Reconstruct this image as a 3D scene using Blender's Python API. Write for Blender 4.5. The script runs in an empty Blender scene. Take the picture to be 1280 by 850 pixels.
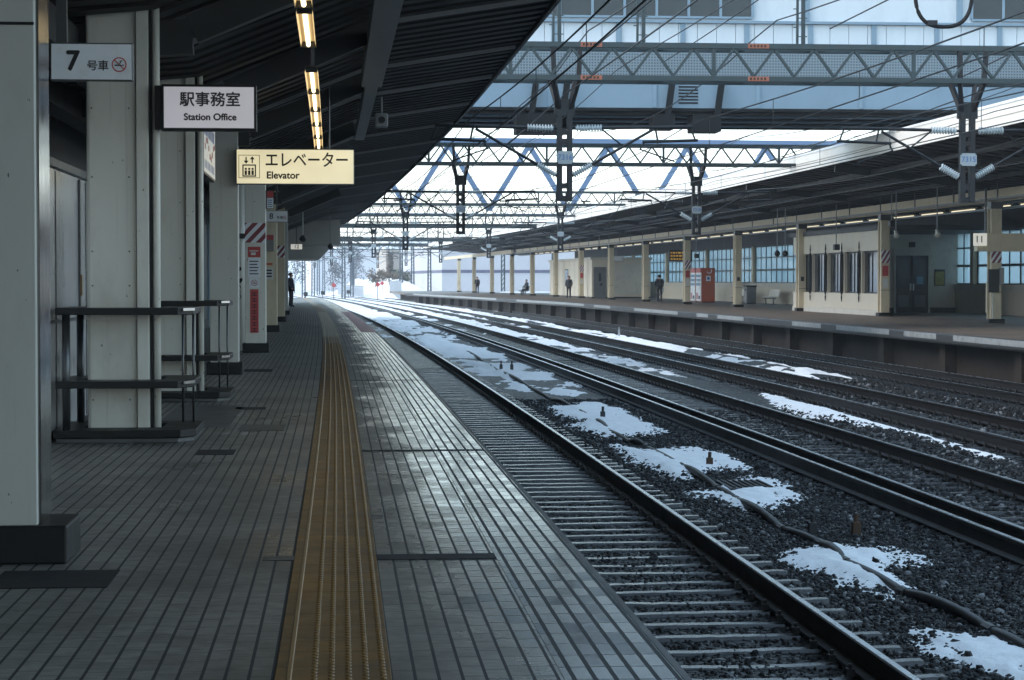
import bpy, bmesh, math, random
import numpy as np
from mathutils import Vector, Matrix

random.seed(7)
rng = np.random.default_rng(11)
SC = bpy.context.scene
COL = SC.collection
R = 4300.0                       # radius of the (left-hand) curve of the line

# ------------------------------------------------------------------ camera
F = 2600.0 / 1280.0
cam = bpy.data.cameras.new("camera")
cam.sensor_width = 36.0
cam.lens = 36.0 * F
cam.clip_start = 0.1
cam.clip_end = 6000
camo = bpy.data.objects.new("camera", cam)
COL.objects.link(camo)
PITCH = math.atan(75 / 2600)
YAW = math.atan(209 / 2600 * math.cos(PITCH))
camo.location = (0, 0, 1.4)
camo.rotation_euler = (math.pi / 2 - PITCH, 0, -YAW)
SC.camera = camo

# ------------------------------------------------------------------ world, sun, exposure
SUN_EL, SUN_AZ = math.radians(42), math.radians(-105)   # azimuth clockwise from +Y
wd = bpy.data.worlds.new("World")
SC.world = wd
wd.use_nodes = True
nt = wd.node_tree
nt.nodes.clear()
out = nt.nodes.new("ShaderNodeOutputWorld")
bg = nt.nodes.new("ShaderNodeBackground")
sky = nt.nodes.new("ShaderNodeTexSky")
sky.sky_type = 'NISHITA'
sky.sun_disc = False
sky.sun_elevation = SUN_EL
sky.sun_rotation = SUN_AZ
sky.air_density = 1.0
sky.dust_density = 1.0
sky.ozone_density = 1.0
bg.inputs[1].default_value = 0.15
hs = nt.nodes.new("ShaderNodeHueSaturation")            # thin overcast: the blue is greyed
hs.inputs["Saturation"].default_value = 0.80
hs.inputs["Hue"].default_value = 0.478
nt.links.new(sky.outputs[0], hs.inputs["Color"])
nt.links.new(hs.outputs[0], bg.inputs[0])
nt.links.new(bg.outputs[0], out.inputs[0])

sl = bpy.data.lights.new("sun", 'SUN')
sl.energy = 0.5
sl.angle = math.radians(30)
sl.color = (1.0, 0.97, 0.92)
so = bpy.data.objects.new("sun", sl)
COL.objects.link(so)
sd = Vector((math.sin(SUN_AZ) * math.cos(SUN_EL), math.cos(SUN_AZ) * math.cos(SUN_EL), math.sin(SUN_EL)))
so.rotation_euler = sd.to_track_quat('Z', 'Y').to_euler()
so.location = (-20, 20, 30)

vs = SC.view_settings
vs.view_transform = 'Standard'
vs.look = 'None'
vs.exposure = 1.68
vs.gamma = 1.0
vs.use_curve_mapping = False
SC.render.resolution_x, SC.render.resolution_y = 1280, 850
SC.cycles.use_denoising = True
SC.cycles.max_bounces = 6
SC.cycles.volume_bounces = 1
SC.cycles.transparent_max_bounces = 8

# ------------------------------------------------------------------ helpers
def T(L, s, z=0.0):
    a = s / R
    return Vector((-R + (R + L) * math.cos(a), (R + L) * math.sin(a), z))

def head(s):
    return s / R

class MB:
    def __init__(self):
        self.v = []; self.f = []; self.uv = []
    def add(self, vs_, fs):
        n = len(self.v)
        self.v.extend([tuple(p) for p in vs_])
        self.f.extend([tuple(i + n for i in f) for f in fs])
        return self
    def box(self, x0, x1, y0, y1, z0, z1):
        return self.add([(x0,y0,z0),(x1,y0,z0),(x1,y1,z0),(x0,y1,z0),(x0,y0,z1),(x1,y0,z1),(x1,y1,z1),(x0,y1,z1)],
                        [(0,3,2,1),(4,5,6,7),(0,1,5,4),(1,2,6,5),(2,3,7,6),(3,0,4,7)])
    def bar(self, p, q, w, h=None, up=(0,0,1)):
        h = w if h is None else h
        p, q = Vector(p), Vector(q)
        d = (q - p).normalized()
        u = Vector(up)
        if abs(d.dot(u)) > 0.98: u = Vector((0,1,0))
        a = d.cross(u).normalized() * (w / 2)
        b = a.cross(d).normalized() * (h / 2)
        vs_ = [c + sa * a + sb * b for c in (p, q) for sa, sb in ((-1,-1),(1,-1),(1,1),(-1,1))]
        return self.add(vs_, [(0,1,2,3),(7,6,5,4),(0,4,5,1),(1,5,6,2),(2,6,7,3),(3,7,4,0)])
    def tube(self, pts, r, n=6, caps=True):
        pts = [Vector(p) for p in pts]
        rs = r if isinstance(r, (list, tuple)) else [r] * len(pts)
        rings = []
        for i, p in enumerate(pts):
            d = (pts[min(i + 1, len(pts) - 1)] - pts[max(i - 1, 0)])
            d = d.normalized() if d.length > 1e-9 else Vector((0,0,1))
            u = Vector((0,0,1)) if abs(d.z) < 0.95 else Vector((0,1,0))
            a = d.cross(u).normalized(); b = a.cross(d).normalized()
            rings.append([p + rs[i] * (math.cos(2*math.pi*k/n) * a + math.sin(2*math.pi*k/n) * b) for k in range(n)])
        vs_ = [q for rg in rings for q in rg]
        fs = []
        for i in range(len(pts) - 1):
            for k in range(n):
                k2 = (k + 1) % n
                fs.append((i*n+k, i*n+k2, (i+1)*n+k2, (i+1)*n+k))
        if caps:
            fs.append(tuple(range(n - 1, -1, -1)))
            m = (len(pts) - 1) * n
            fs.append(tuple(range(m, m + n)))
        return self.add(vs_, fs)
    def prism(self, poly, z0, z1, f=lambda x, y, z: (x, y, z)):
        n = len(poly)
        vs_ = [f(x, y, z0) for x, y in poly] + [f(x, y, z1) for x, y in poly]
        fs = [tuple(range(n - 1, -1, -1)), tuple(range(n, 2 * n))]
        for i in range(n):
            j = (i + 1) % n
            fs.append((i, j, j + n, i + n))
        return self.add(vs_, fs)
    def sweep(self, prof, ss, closed=True, zf=None, Lf=None, caps=True):
        n = len(prof); vs_ = []; base = len(self.v)
        for s in ss:
            for L, z in prof:
                LL = L if Lf is None else Lf(L, s)
                zz = z if zf is None else z + zf(s)
                vs_.append(T(LL, s, zz))
        fs = []
        m = n if closed else n - 1
        for i in range(len(ss) - 1):
            for k in range(m):
                k2 = (k + 1) % n
                fs.append((i*n+k, i*n+k2, (i+1)*n+k2, (i+1)*n+k))
        if closed and caps:
            fs.append(tuple(range(n))); e = (len(ss)-1)*n
            fs.append(tuple(range(e+n-1, e-1, -1)))
        return self.add(vs_, fs)
    def build(self, name, mt, parent=None, smooth=False, bevel=0, loc=None, rz=None, recalc=True, uvLs=False):
        me = bpy.data.meshes.new(name)
        me.from_pydata(self.v, [], self.f)
        if recalc:
            bm = bmesh.new(); bm.from_mesh(me)
            bmesh.ops.recalc_face_normals(bm, faces=bm.faces)
            bm.to_mesh(me); bm.free()
        if smooth: me.shade_smooth()
        if uvLs:
            uv = me.uv_layers.new(name="Ls")
            co = np.empty(len(me.vertices) * 3); me.vertices.foreach_get("co", co); co = co.reshape(-1, 3)
            li = np.empty(len(me.loops), dtype=np.int32); me.loops.foreach_get("vertex_index", li)
            p = co[li]
            L = np.hypot(p[:, 0] + R, p[:, 1]) - R
            s = R * np.arctan2(p[:, 1], p[:, 0] + R)
            uv.data.foreach_set("uv", np.stack([L, s], 1).ravel())
        me.materials.append(mt)
        o = bpy.data.objects.new(name, me)
        COL.objects.link(o)
        if parent is not None: o.parent = parent
        if loc is not None: o.location = loc
        if rz is not None: o.rotation_euler = (0, 0, rz)
        if bevel:
            b = o.modifiers.new("bevel", 'BEVEL'); b.width = bevel; b.segments = 2; b.limit_method = 'ANGLE'
        return o

def tag(o, label, cat, group=None):
    o["label"] = label; o["category"] = cat
    if group: o["group"] = group
    return o

def struct(o, kind='structure'):
    o["kind"] = kind
    return o

def thing(name, label, cat, L=0, s=0, z=0, group=None, rz=None, raw=None):
    o = bpy.data.objects.new(name, None)
    o.empty_display_size = 0.2
    COL.objects.link(o)
    if raw is not None:
        o.location = raw; o.rotation_euler = (0, 0, rz or 0)
    else:
        o.location = T(L, s, z); o.rotation_euler = (0, 0, head(s) if rz is None else rz)
    return tag(o, label, cat, group)

def dup(root, L, s, z=0, label=None, group=None, rz=None):
    r = root.copy(); COL.objects.link(r)
    r.location = T(L, s, z); r.rotation_euler = (0, 0, head(s) if rz is None else rz)
    if label: r["label"] = label
    if group: r["group"] = group
    for ch in list(root.children):
        c = ch.copy(); COL.objects.link(c); c.parent = r
        for g in list(ch.children):
            d = g.copy(); COL.objects.link(d); d.parent = c
    return r

def frange(a, b, st):
    n = max(1, int(round((b - a) / st)))
    return [a + (b - a) * i / n for i in range(n + 1)]

# ------------------------------------------------------------------ materials
def newmat(name):
    m = bpy.data.materials.new(name); m.use_nodes = True
    n = m.node_tree; n.nodes.clear()
    o = n.nodes.new("ShaderNodeOutputMaterial")
    b = n.nodes.new("ShaderNodeBsdfPrincipled")
    n.links.new(b.outputs[0], o.inputs[0])
    return m, n, b

def N(n, t, **kw):
    x = n.nodes.new(t)
    for k, v in kw.items(): setattr(x, k, v)
    return x

def math_(n, op, a, b=None, c=None):
    x = n.nodes.new("ShaderNodeMath"); x.operation = op
    for i, v in enumerate((a, b, c)):
        if v is None: continue
        if isinstance(v, (int, float)): x.inputs[i].default_value = v
        else: n.links.new(v, x.inputs[i])
    return x.outputs[0]

def ramp(n, fac, stops):
    x = n.nodes.new("ShaderNodeValToRGB")
    e = x.color_ramp.elements
    while len(e) < len(stops): e.new(0.5)
    for i, (p, c) in enumerate(stops):
        e[i].position = p
        e[i].color = (c, c, c, 1) if isinstance(c, (int, float)) else (*c, 1)
    n.links.new(fac, x.inputs[0])
    return x.outputs[0]

def noise(n, vec, scale, detail=4, rough=0.55, dist=0.0):
    x = n.nodes.new("ShaderNodeTexNoise")
    x.inputs["Scale"].default_value = scale; x.inputs["Detail"].default_value = detail
    x.inputs["Roughness"].default_value = rough; x.inputs["Distortion"].default_value = dist
    if vec is not None: n.links.new(vec, x.inputs["Vector"])
    return x.outputs[0]

def mixc(n, fac, a, b, mode='MIX'):
    x = n.nodes.new("ShaderNodeMix"); x.data_type = 'RGBA'; x.blend_type = mode
    for sock, v in ((x.inputs[0], fac), (x.inputs[6], a), (x.inputs[7], b)):
        if isinstance(v, (int, float)): sock.default_value = v
        elif isinstance(v, tuple): sock.default_value = (*v, 1)
        else: n.links.new(v, sock)
    return x.outputs[2]

def bump(n, b, h, strength=0.3, dist=0.01):
    x = n.nodes.new("ShaderNodeBump")
    x.inputs["Strength"].default_value = strength; x.inputs["Distance"].default_value = dist
    n.links.new(h, x.inputs["Height"]); n.links.new(x.outputs[0], b.inputs["Normal"])

def mat(name, col, rough=0.55, metal=0.0, var=0.25, scale=2.5, dirt=None, dirt_amt=0.0, bmp=0.0, bscale=40, stretch=(1,1,1), spec=0.5, emit=None, estr=0, chips=False):
    m, n, b = newmat(name)
    tc = N(n, "ShaderNodeTexCoord"); mp = N(n, "ShaderNodeMapping")
    mp.inputs["Scale"].default_value = stretch
    oi = N(n, "ShaderNodeObjectInfo")
    va = N(n, "ShaderNodeVectorMath", operation='ADD')
    n.links.new(tc.outputs["Object"], mp.inputs[0])
    sc = N(n, "ShaderNodeVectorMath", operation='SCALE'); sc.inputs[3].default_value = 37.0
    cb = N(n, "ShaderNodeCombineXYZ")
    for i in range(3): n.links.new(oi.outputs["Random"], cb.inputs[i])
    n.links.new(cb.outputs[0], sc.inputs[0])
    n.links.new(mp.outputs[0], va.inputs[0]); n.links.new(sc.outputs[0], va.inputs[1])
    v = va.outputs[0]
    f1 = noise(n, v, scale, 6, 0.65)
    lo = tuple(c * (1 - var) for c in col); hi = tuple(min(1, c * (1 + var)) for c in col)
    c = mixc(n, f1, lo, hi)
    if dirt is not None:
        f2 = ramp(n, noise(n, v, scale * 2.7, 8, 0.7), [(0.5, 0.0), (0.72, dirt_amt * (0.3 if chips else 1.0))])
        c = mixc(n, f2, c, dirt)
        if chips:                      # small chips and rust specks, thin drips
            f3 = ramp(n, noise(n, v, 26.0, 3, 0.5), [(0.715, 0.0), (0.735, 0.9)])
            c = mixc(n, f3, c, tuple(x * 0.5 for x in dirt))
            md = N(n, "ShaderNodeMapping"); md.inputs["Scale"].default_value = (22, 22, 0.6); n.links.new(tc.outputs["Object"], md.inputs[0])
            f4 = ramp(n, noise(n, md.outputs[0], 1.0, 3, 0.5), [(0.62, 0.0), (0.80, 0.30)])
            c = mixc(n, f4, c, dirt)
    n.links.new(c, b.inputs["Base Color"])
    b.inputs["Metallic"].default_value = metal
    r = math_(n, 'MULTIPLY_ADD', f1, 0.3, rough - 0.15)
    n.links.new(r, b.inputs["Roughness"])
    b.inputs["Specular IOR Level"].default_value = spec
    if bmp: bump(n, b, noise(n, v, bscale, 5, 0.6), bmp, 0.01)
    if emit is not None:
        b.inputs["Emission Color"].default_value = (*emit, 1); b.inputs["Emission Strength"].default_value = estr
    return m

M = {}
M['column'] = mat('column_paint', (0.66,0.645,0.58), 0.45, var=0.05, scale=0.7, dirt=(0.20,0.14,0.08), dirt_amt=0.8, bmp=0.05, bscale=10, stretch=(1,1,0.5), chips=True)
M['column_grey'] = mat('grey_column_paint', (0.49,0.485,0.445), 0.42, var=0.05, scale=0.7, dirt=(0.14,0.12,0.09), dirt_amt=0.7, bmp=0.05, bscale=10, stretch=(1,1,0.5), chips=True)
M['cream'] = mat('cream_paint', (0.60,0.52,0.37), 0.5, var=0.12, scale=1.5, dirt=(0.30,0.24,0.15), dirt_amt=0.4, stretch=(1,1,0.4))
M['sticker_grey'] = mat('sticker', (0.25,0.25,0.24), 0.5)
M['cream_wall'] = mat('cream_wall', (0.60,0.54,0.43), 0.55, var=0.08, scale=0.8, dirt=(0.40,0.36,0.28), dirt_amt=0.3, stretch=(1,1,0.4))
M['tan_wall'] = mat('tan_wall', (0.56,0.53,0.46), 0.6, var=0.10, scale=0.8, dirt=(0.25,0.22,0.17), dirt_amt=0.4)
M['black_base'] = mat('dark_stone', (0.009,0.0085,0.0085), 0.5, var=0.4, scale=6, bmp=0.1, spec=0.3)
M['black'] = mat('black_paint', (0.011,0.0115,0.012), 0.4, var=0.3, scale=6, spec=0.3)
M['black_rubber'] = mat('black_rubber', (0.013,0.013,0.014), 0.7, var=0.4, scale=10, bmp=0.2, spec=0.25)
M['steel'] = mat('brushed_steel', (0.16,0.165,0.17), 0.16, 1.0, var=0.12, scale=3, stretch=(4,4,0.4))
M['chrome'] = mat('chrome', (0.6,0.61,0.63), 0.2, 1.0, var=0.1)
M['steel_dark'] = mat('dark_steel', (0.10,0.105,0.11), 0.35, 0.8, var=0.3, scale=5)
M['panel'] = mat('polished_panel', (0.62,0.60,0.60), 0.22, 0.45, var=0.2, scale=0.7, stretch=(1,1,0.5))
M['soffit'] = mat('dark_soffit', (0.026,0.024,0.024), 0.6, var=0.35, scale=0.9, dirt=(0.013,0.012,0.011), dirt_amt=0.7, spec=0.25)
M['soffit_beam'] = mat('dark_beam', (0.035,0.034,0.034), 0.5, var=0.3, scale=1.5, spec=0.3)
M['purlin'] = mat('purlin_steel', (0.20,0.21,0.22), 0.45, 0.3, var=0.2, scale=2)
M['gutter'] = mat('gutter_steel', (0.22,0.23,0.235), 0.45, 0.2, var=0.25, scale=1.5)
M['beige_beam'] = mat('beige_beam', (0.36,0.33,0.28), 0.6, var=0.15, scale=1)
M['dark_wall'] = mat('dark_wall', (0.06,0.06,0.062), 0.6, var=0.3, scale=0.7)
M['white_sign'] = mat('white_sign', (0.75,0.77,0.80), 0.4, var=0.05, dirt=(0.4,0.38,0.34), dirt_amt=0.3)
M['plate'] = mat('number_plate_enamel', (0.30,0.35,0.37), 0.4, var=0.15)
M['ink'] = mat('black_ink', (0.01,0.01,0.012), 0.5, var=0.2)
M['red_ink'] = mat('red_ink', (0.45,0.06,0.06), 0.5, var=0.15)
M['blue_ink'] = mat('blue_ink', (0.06,0.14,0.35), 0.5, var=0.15)
M['maroon'] = mat('maroon_stripe', (0.20,0.035,0.045), 0.5, var=0.2)
M['fascia'] = mat('white_fascia', (0.78,0.76,0.71), 0.5, var=0.05, scale=0.6, dirt=(0.5,0.45,0.36), dirt_amt=0.4, stretch=(0.3,0.3,1))
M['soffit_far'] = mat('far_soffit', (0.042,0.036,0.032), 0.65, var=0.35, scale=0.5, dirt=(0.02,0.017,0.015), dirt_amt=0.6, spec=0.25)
M['teal'] = mat('teal_steel', (0.030,0.048,0.054), 0.5, 0.1, var=0.35, scale=2.5, dirt=(0.05,0.03,0.02), dirt_amt=0.5)
M['dark_steel'] = mat('weathered_steel', (0.014,0.016,0.019), 0.5, 0.2, var=0.4, scale=3, dirt=(0.04,0.02,0.012), dirt_amt=0.7)
M['wire'] = mat('cable', (0.022,0.024,0.027), 0.5, 0.3, var=0.3)
M['porcelain'] = mat('porcelain', (0.42,0.48,0.50), 0.25, var=0.2, scale=6)
M['orange_tag'] = mat('orange_tag', (0.30,0.10,0.06), 0.5, var=0.25)
M['bridge_wall'] = mat('bridge_wall', (0.52,0.58,0.62), 0.5, var=0.06, scale=0.5, dirt=(0.30,0.35,0.39), dirt_amt=0.3, stretch=(1,1,0.4))
M['bridge_band'] = mat('bridge_band', (0.17,0.25,0.32), 0.5, var=0.10, scale=0.5, dirt=(0.13,0.19,0.24), dirt_amt=0.4, stretch=(1,1,0.4))
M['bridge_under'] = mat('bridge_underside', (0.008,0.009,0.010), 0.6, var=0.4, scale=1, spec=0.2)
M['bridge_trim'] = mat('bridge_trim', (0.17,0.25,0.32), 0.45, 0.1, var=0.15)
M['glass_dark'] = mat('dark_glass', (0.018,0.024,0.030), 0.10, var=0.5, scale=0.6, spec=0.45)
M['orange'] = mat('orange_metal', (0.50,0.10,0.035), 0.4, var=0.12, scale=2)
M['vend_white'] = mat('machine_front', (0.75,0.76,0.76), 0.3, var=0.06)
M['coat_black'] = mat('black_cloth', (0.016,0.016,0.02), 0.8, var=0.3)
M['coat_navy'] = mat('navy_cloth', (0.02,0.022,0.03), 0.8, var=0.3)
M['skin'] = mat('skin', (0.45,0.27,0.19), 0.5, var=0.1)
M['hair'] = mat('black_hair', (0.012,0.010,0.009), 0.5, var=0.3)
M['rail_side'] = mat('rusty_rail', (0.012,0.0105,0.0105), 0.6, 0.1, var=0.5, scale=4, dirt=(0.03,0.017,0.011), dirt_amt=0.4, spec=0.25)
M['rail_top'] = mat('worn_rail_top', (0.36,0.37,0.38), 0.28, 1.0, var=0.2, scale=3)
M['clip'] = mat('rail_clip', (0.035,0.031,0.028), 0.4, 0.4, var=0.4)
M['sleeper'] = mat('wet_sleeper', (0.020,0.021,0.023), 0.25, var=0.5, scale=2.0, dirt=(0.010,0.010,0.010), dirt_amt=0.7, spec=0.55, bmp=0.25, bscale=25)
M['hose'] = mat('black_conduit', (0.010,0.0105,0.0115), 0.5, var=0.3, scale=5, spec=0.3)
M['rust'] = mat('rusty_iron', (0.055,0.030,0.016), 0.7, 0.2, var=0.4, scale=8)
M['under_wall'] = mat('platform_face', (0.035,0.027,0.022), 0.75, var=0.5, scale=0.9, dirt=(0.010,0.009,0.009), dirt_amt=0.8, spec=0.2, bmp=0.2, bscale=8)
M['edge_stone'] = mat('edge_stone', (0.035,0.036,0.038), 0.5, var=0.4, scale=1.5, bmp=0.1, spec=0.3)
M['edge_white'] = mat('edge_white', (0.26,0.28,0.28), 0.6, var=0.35, scale=2, dirt=(0.07,0.07,0.065), dirt_amt=0.8)
M['pink'] = mat('pink_edge_paint', (0.42,0.13,0.15), 0.4, var=0.3, scale=1.5, dirt=(0.25,0.2,0.2), dirt_amt=0.5)
M['blue_truss'] = mat('blue_steel', (0.055,0.115,0.22), 0.5, var=0.15)
M['building_white'] = mat('white_building', (0.46,0.47,0.50), 0.6, var=0.05, scale=0.2)
M['building_beige'] = mat('beige_building', (0.36,0.32,0.28), 0.6, var=0.08, scale=0.2)
M['purple'] = mat('purple_band', (0.10,0.10,0.16), 0.5)
M['mast'] = mat('grey_mast', (0.06,0.075,0.09), 0.5, 0.3, var=0.2)
M['fence'] = mat('grey_fence', (0.40,0.43,0.46), 0.5, var=0.15)
M['bush_brown'] = mat('brown_leaves', (0.10,0.075,0.045), 0.7, var=0.5, scale=3)
M['bush_green'] = mat('green_leaves', (0.06,0.075,0.035), 0.7, var=0.5, scale=3)
M['bark'] = mat('bark', (0.06,0.05,0.04), 0.8, var=0.4)
M['red_sign'] = mat('red_sign', (0.42,0.05,0.05), 0.5)
M['bench_white'] = mat('bench_plastic', (0.70,0.66,0.58), 0.4, var=0.08)
M['bin_grey'] = mat('bin_metal', (0.20,0.20,0.20), 0.4, 0.5, var=0.2)
M['yellow_poster'] = mat('yellow_poster', (0.30,0.26,0.05), 0.5, var=0.8, scale=9)
M['paper'] = mat('paper', (0.60,0.60,0.58), 0.6, var=0.1)
M['blue_paper'] = mat('blue_paper', (0.16,0.32,0.48), 0.6, var=0.1)
M['floor_plate'] = mat('floor_plate', (0.05,0.055,0.055), 0.45, var=0.3, scale=3, bmp=0.15)
M['housing'] = mat('lamp_housing', (0.40,0.33,0.22), 0.45, var=0.1)
M['tube'] = mat('fluorescent_tube', (0.9,0.85,0.7), 0.4, var=0.0, emit=(1.0,0.80,0.46), estr=1.5)
M['tube_far'] = mat('far_fluorescent_tube', (0.9,0.85,0.7), 0.4, var=0.0, emit=(1.0,0.88,0.62), estr=0.32)

def lightbox(name, col, edge, stn):
    m, n, b = newmat(name)
    tc = N(n, "ShaderNodeTexCoord")
    f = noise(n, tc.outputs["Object"], 2.2, 2, 0.5)
    c = mixc(n, f, edge, col)
    n.links.new(c, b.inputs["Emission Color"]); b.inputs["Emission Strength"].default_value = stn
    b.inputs["Base Color"].default_value = (0.5,0.5,0.48,1); b.inputs["Roughness"].default_value = 0.3
    return m
M['box_cream'] = lightbox('lit_cream_face', (0.80,0.72,0.44), (0.52,0.44,0.25), 0.32)
M['box_lilac'] = lightbox('lit_pale_face', (0.44,0.41,0.46), (0.30,0.29,0.33), 0.22)
M['box_map'] = lightbox('lit_map_face', (0.55,0.55,0.52), (0.35,0.36,0.36), 0.15)
M['box_12'] = lightbox('lit_small_face', (0.85,0.82,0.72), (0.7,0.68,0.6), 0.18)

def tile_material(name, c0, c1, joint, pw, ps, jw, js, wet=None, dark_lines=1.0, wetcol=0.55):
    """paving laid in rows along the platform; UV = (offset from the line, metres along it)"""
    m, n, b = newmat(name)
    uv = N(n, "ShaderNodeUVMap", uv_map="Ls")
    sp = N(n, "ShaderNodeSeparateXYZ"); n.links.new(uv.outputs[0], sp.inputs[0])
    Lc, Sc = sp.outputs[0], sp.outputs[1]
    row = math_(n, 'FLOOR', math_(n, 'DIVIDE', Lc, pw))
    wn = N(n, "ShaderNodeTexWhiteNoise", noise_dimensions='1D'); n.links.new(row, wn.inputs["W"])
    s2 = math_(n, 'ADD', math_(n, 'DIVIDE', Sc, ps), wn.outputs["Value"] if js > 0 else 0.0)
    colr = math_(n, 'FLOOR', s2)
    fl = math_(n, 'ABSOLUTE', math_(n, 'SUBTRACT', math_(n, 'FRACT', math_(n, 'DIVIDE', Lc, pw)), 0.5))
    fs = math_(n, 'ABSOLUTE', math_(n, 'SUBTRACT', math_(n, 'FRACT', s2), 0.5))
    jl = math_(n, 'GREATER_THAN', fl, 0.5 - jw / pw / 2)
    jt = math_(n, 'GREATER_THAN', fs, 0.5 - abs(js) / ps / 2)
    cmb = N(n, "ShaderNodeCombineXYZ"); n.links.new(row, cmb.inputs[0]); n.links.new(colr, cmb.inputs[1])
    w2 = N(n, "ShaderNodeTexWhiteNoise", noise_dimensions='2D'); n.links.new(cmb.outputs[0], w2.inputs["Vector"])
    vv = uv.outputs[0]
    big = noise(n, vv, 0.55, 5, 0.6)
    fine = noise(n, vv, 9.0, 6, 0.7)
    t = math_(n, 'ADD', math_(n, 'MULTIPLY', w2.outputs["Value"], 0.55), math_(n, 'MULTIPLY', big, 0.6))
    c = mixc(n, t, c0, c1)
    c = mixc(n, math_(n, 'MULTIPLY', ramp(n, fine, [(0.42, 0.0), (0.75, 1.0)]), 0.55), c, tuple(x * 0.45 for x in c0))
    mst = N(n, "ShaderNodeMapping"); mst.inputs["Scale"].default_value = (7, 55, 1); n.links.new(vv, mst.inputs[0])
    streak = noise(n, mst.outputs[0], 1.0, 4, 0.6)
    c = mixc(n, ramp(n, streak, [(0.35, 0.45), (0.62, 0.0)]), c, tuple(x * 0.5 for x in c0))
    c = mixc(n, ramp(n, streak, [(0.58, 0.0), (0.75, 0.35)]), c, tuple(x * 1.8 for x in c1))
    st1 = ramp(n, noise(n, vv, 0.8, 7, 0.72, 0.6), [(0.40, 0.62), (0.56, 0.0)])
    c = mixc(n, st1, c, tuple(x * 0.42 for x in c0))
    gum = ramp(n, noise(n, vv, 15.0, 1, 0.3), [(0.765, 0.0), (0.785, 0.8)])
    c = mixc(n, gum, c, (0.035,0.033,0.031))
    spots = ramp(n, noise(n, vv, 24.0, 3, 0.5), [(0.70, 0.0), (0.76, 0.6)])
    c = mixc(n, spots, c, (0.32,0.33,0.33))
    jf = math_(n, 'MAXIMUM', jl, math_(n, 'MULTIPLY', jt, 0.6))
    jf = math_(n, 'MULTIPLY', jf, dark_lines)
    rough = math_(n, 'MULTIPLY_ADD', fine, 0.25, 0.33)
    if wet is not None:
        L0, L1 = wet
        g = N(n, "ShaderNodeMapRange"); g.inputs[1].default_value = L0; g.inputs[2].default_value = L1
        n.links.new(Lc, g.inputs[0])
        mp = N(n, "ShaderNodeMapping"); mp.inputs["Scale"].default_value = (1.6, 0.7, 1)
        n.links.new(vv, mp.inputs[0])
        wn2 = noise(n, mp.outputs[0], 0.9, 4, 0.55)
        near = N(n, "ShaderNodeMapRange"); near.inputs[1].default_value = 8.5; near.inputs[2].default_value = 11.5; near.inputs[3].default_value = 0.04; near.inputs[4].default_value = 0.20; n.links.new(Sc, near.inputs[0])
        farr = N(n, "ShaderNodeMapRange"); farr.inputs[1].default_value = 20.0; farr.inputs[2].default_value = 34.0; farr.inputs[3].default_value = 0.0; farr.inputs[4].default_value = -0.16; n.links.new(Sc, farr.inputs[0])
        loc = math_(n, 'ADD', near.outputs[0], farr.outputs[0])
        wf = ramp(n, math_(n, 'ADD', math_(n, 'ADD', math_(n, 'MULTIPLY', g.outputs[0], 0.62), loc), math_(n, 'MULTIPLY_ADD', wn2, 1.05, -0.36)), [(0.30, 0.0), (0.66, 1.0)])
        tilew = math_(n, 'MULTIPLY_ADD', w2.outputs["Value"], 0.35, 0.7)
        wf = math_(n, 'MINIMUM', math_(n, 'MULTIPLY', wf, tilew), 1.0)
        c = mixc(n, wf, c, mixc(n, 1.0, c, (wetcol, wetcol, wetcol * 1.05), 'MULTIPLY'))
        rw = math_(n, 'MULTIPLY_ADD', fine, 0.16, 0.03)
        mr = N(n, "ShaderNodeMix"); mr.data_type = 'FLOAT'
        n.links.new(wf, mr.inputs[0]); n.links.new(rough, mr.inputs[2]); n.links.new(rw, mr.inputs[3])
        rough = mr.outputs[0]
    c = mixc(n, jf, c, joint)
    n.links.new(c, b.inputs["Base Color"])
    rj = math_(n, 'MAXIMUM', rough, math_(n, 'MULTIPLY', jf, 0.7))
    n.links.new(rj, b.inputs["Roughness"])
    h = math_(n, 'ADD', math_(n, 'MULTIPLY', jf, -1.0), math_(n, 'ADD', math_(n, 'MULTIPLY', fine, 0.12), math_(n, 'MULTIPLY', w2.outputs["Value"], 0.2)))
    bump(n, b, h, 0.35, 0.003)
    return m

M['tiles'] = tile_material('platform_tiles', (0.165,0.150,0.128), (0.305,0.282,0.245), (0.013,0.013,0.013), 0.0835, 0.19, 0.0125, 0.014, wet=(0.05, 1.1))
M['tiles_edge'] = tile_material('edge_tiles', (0.055,0.064,0.070), (0.14,0.150,0.158), (0.008,0.009,0.010), 0.0733, 0.24, 0.018, -0.016, wet=(0.0, 0.85), wetcol=0.55)
M['tiles_far'] = tile_material('far_platform_tiles', (0.14,0.112,0.090), (0.21,0.17,0.135), (0.06,0.05,0.045), 0.30, 0.30, 0.012, 0.012)

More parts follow.
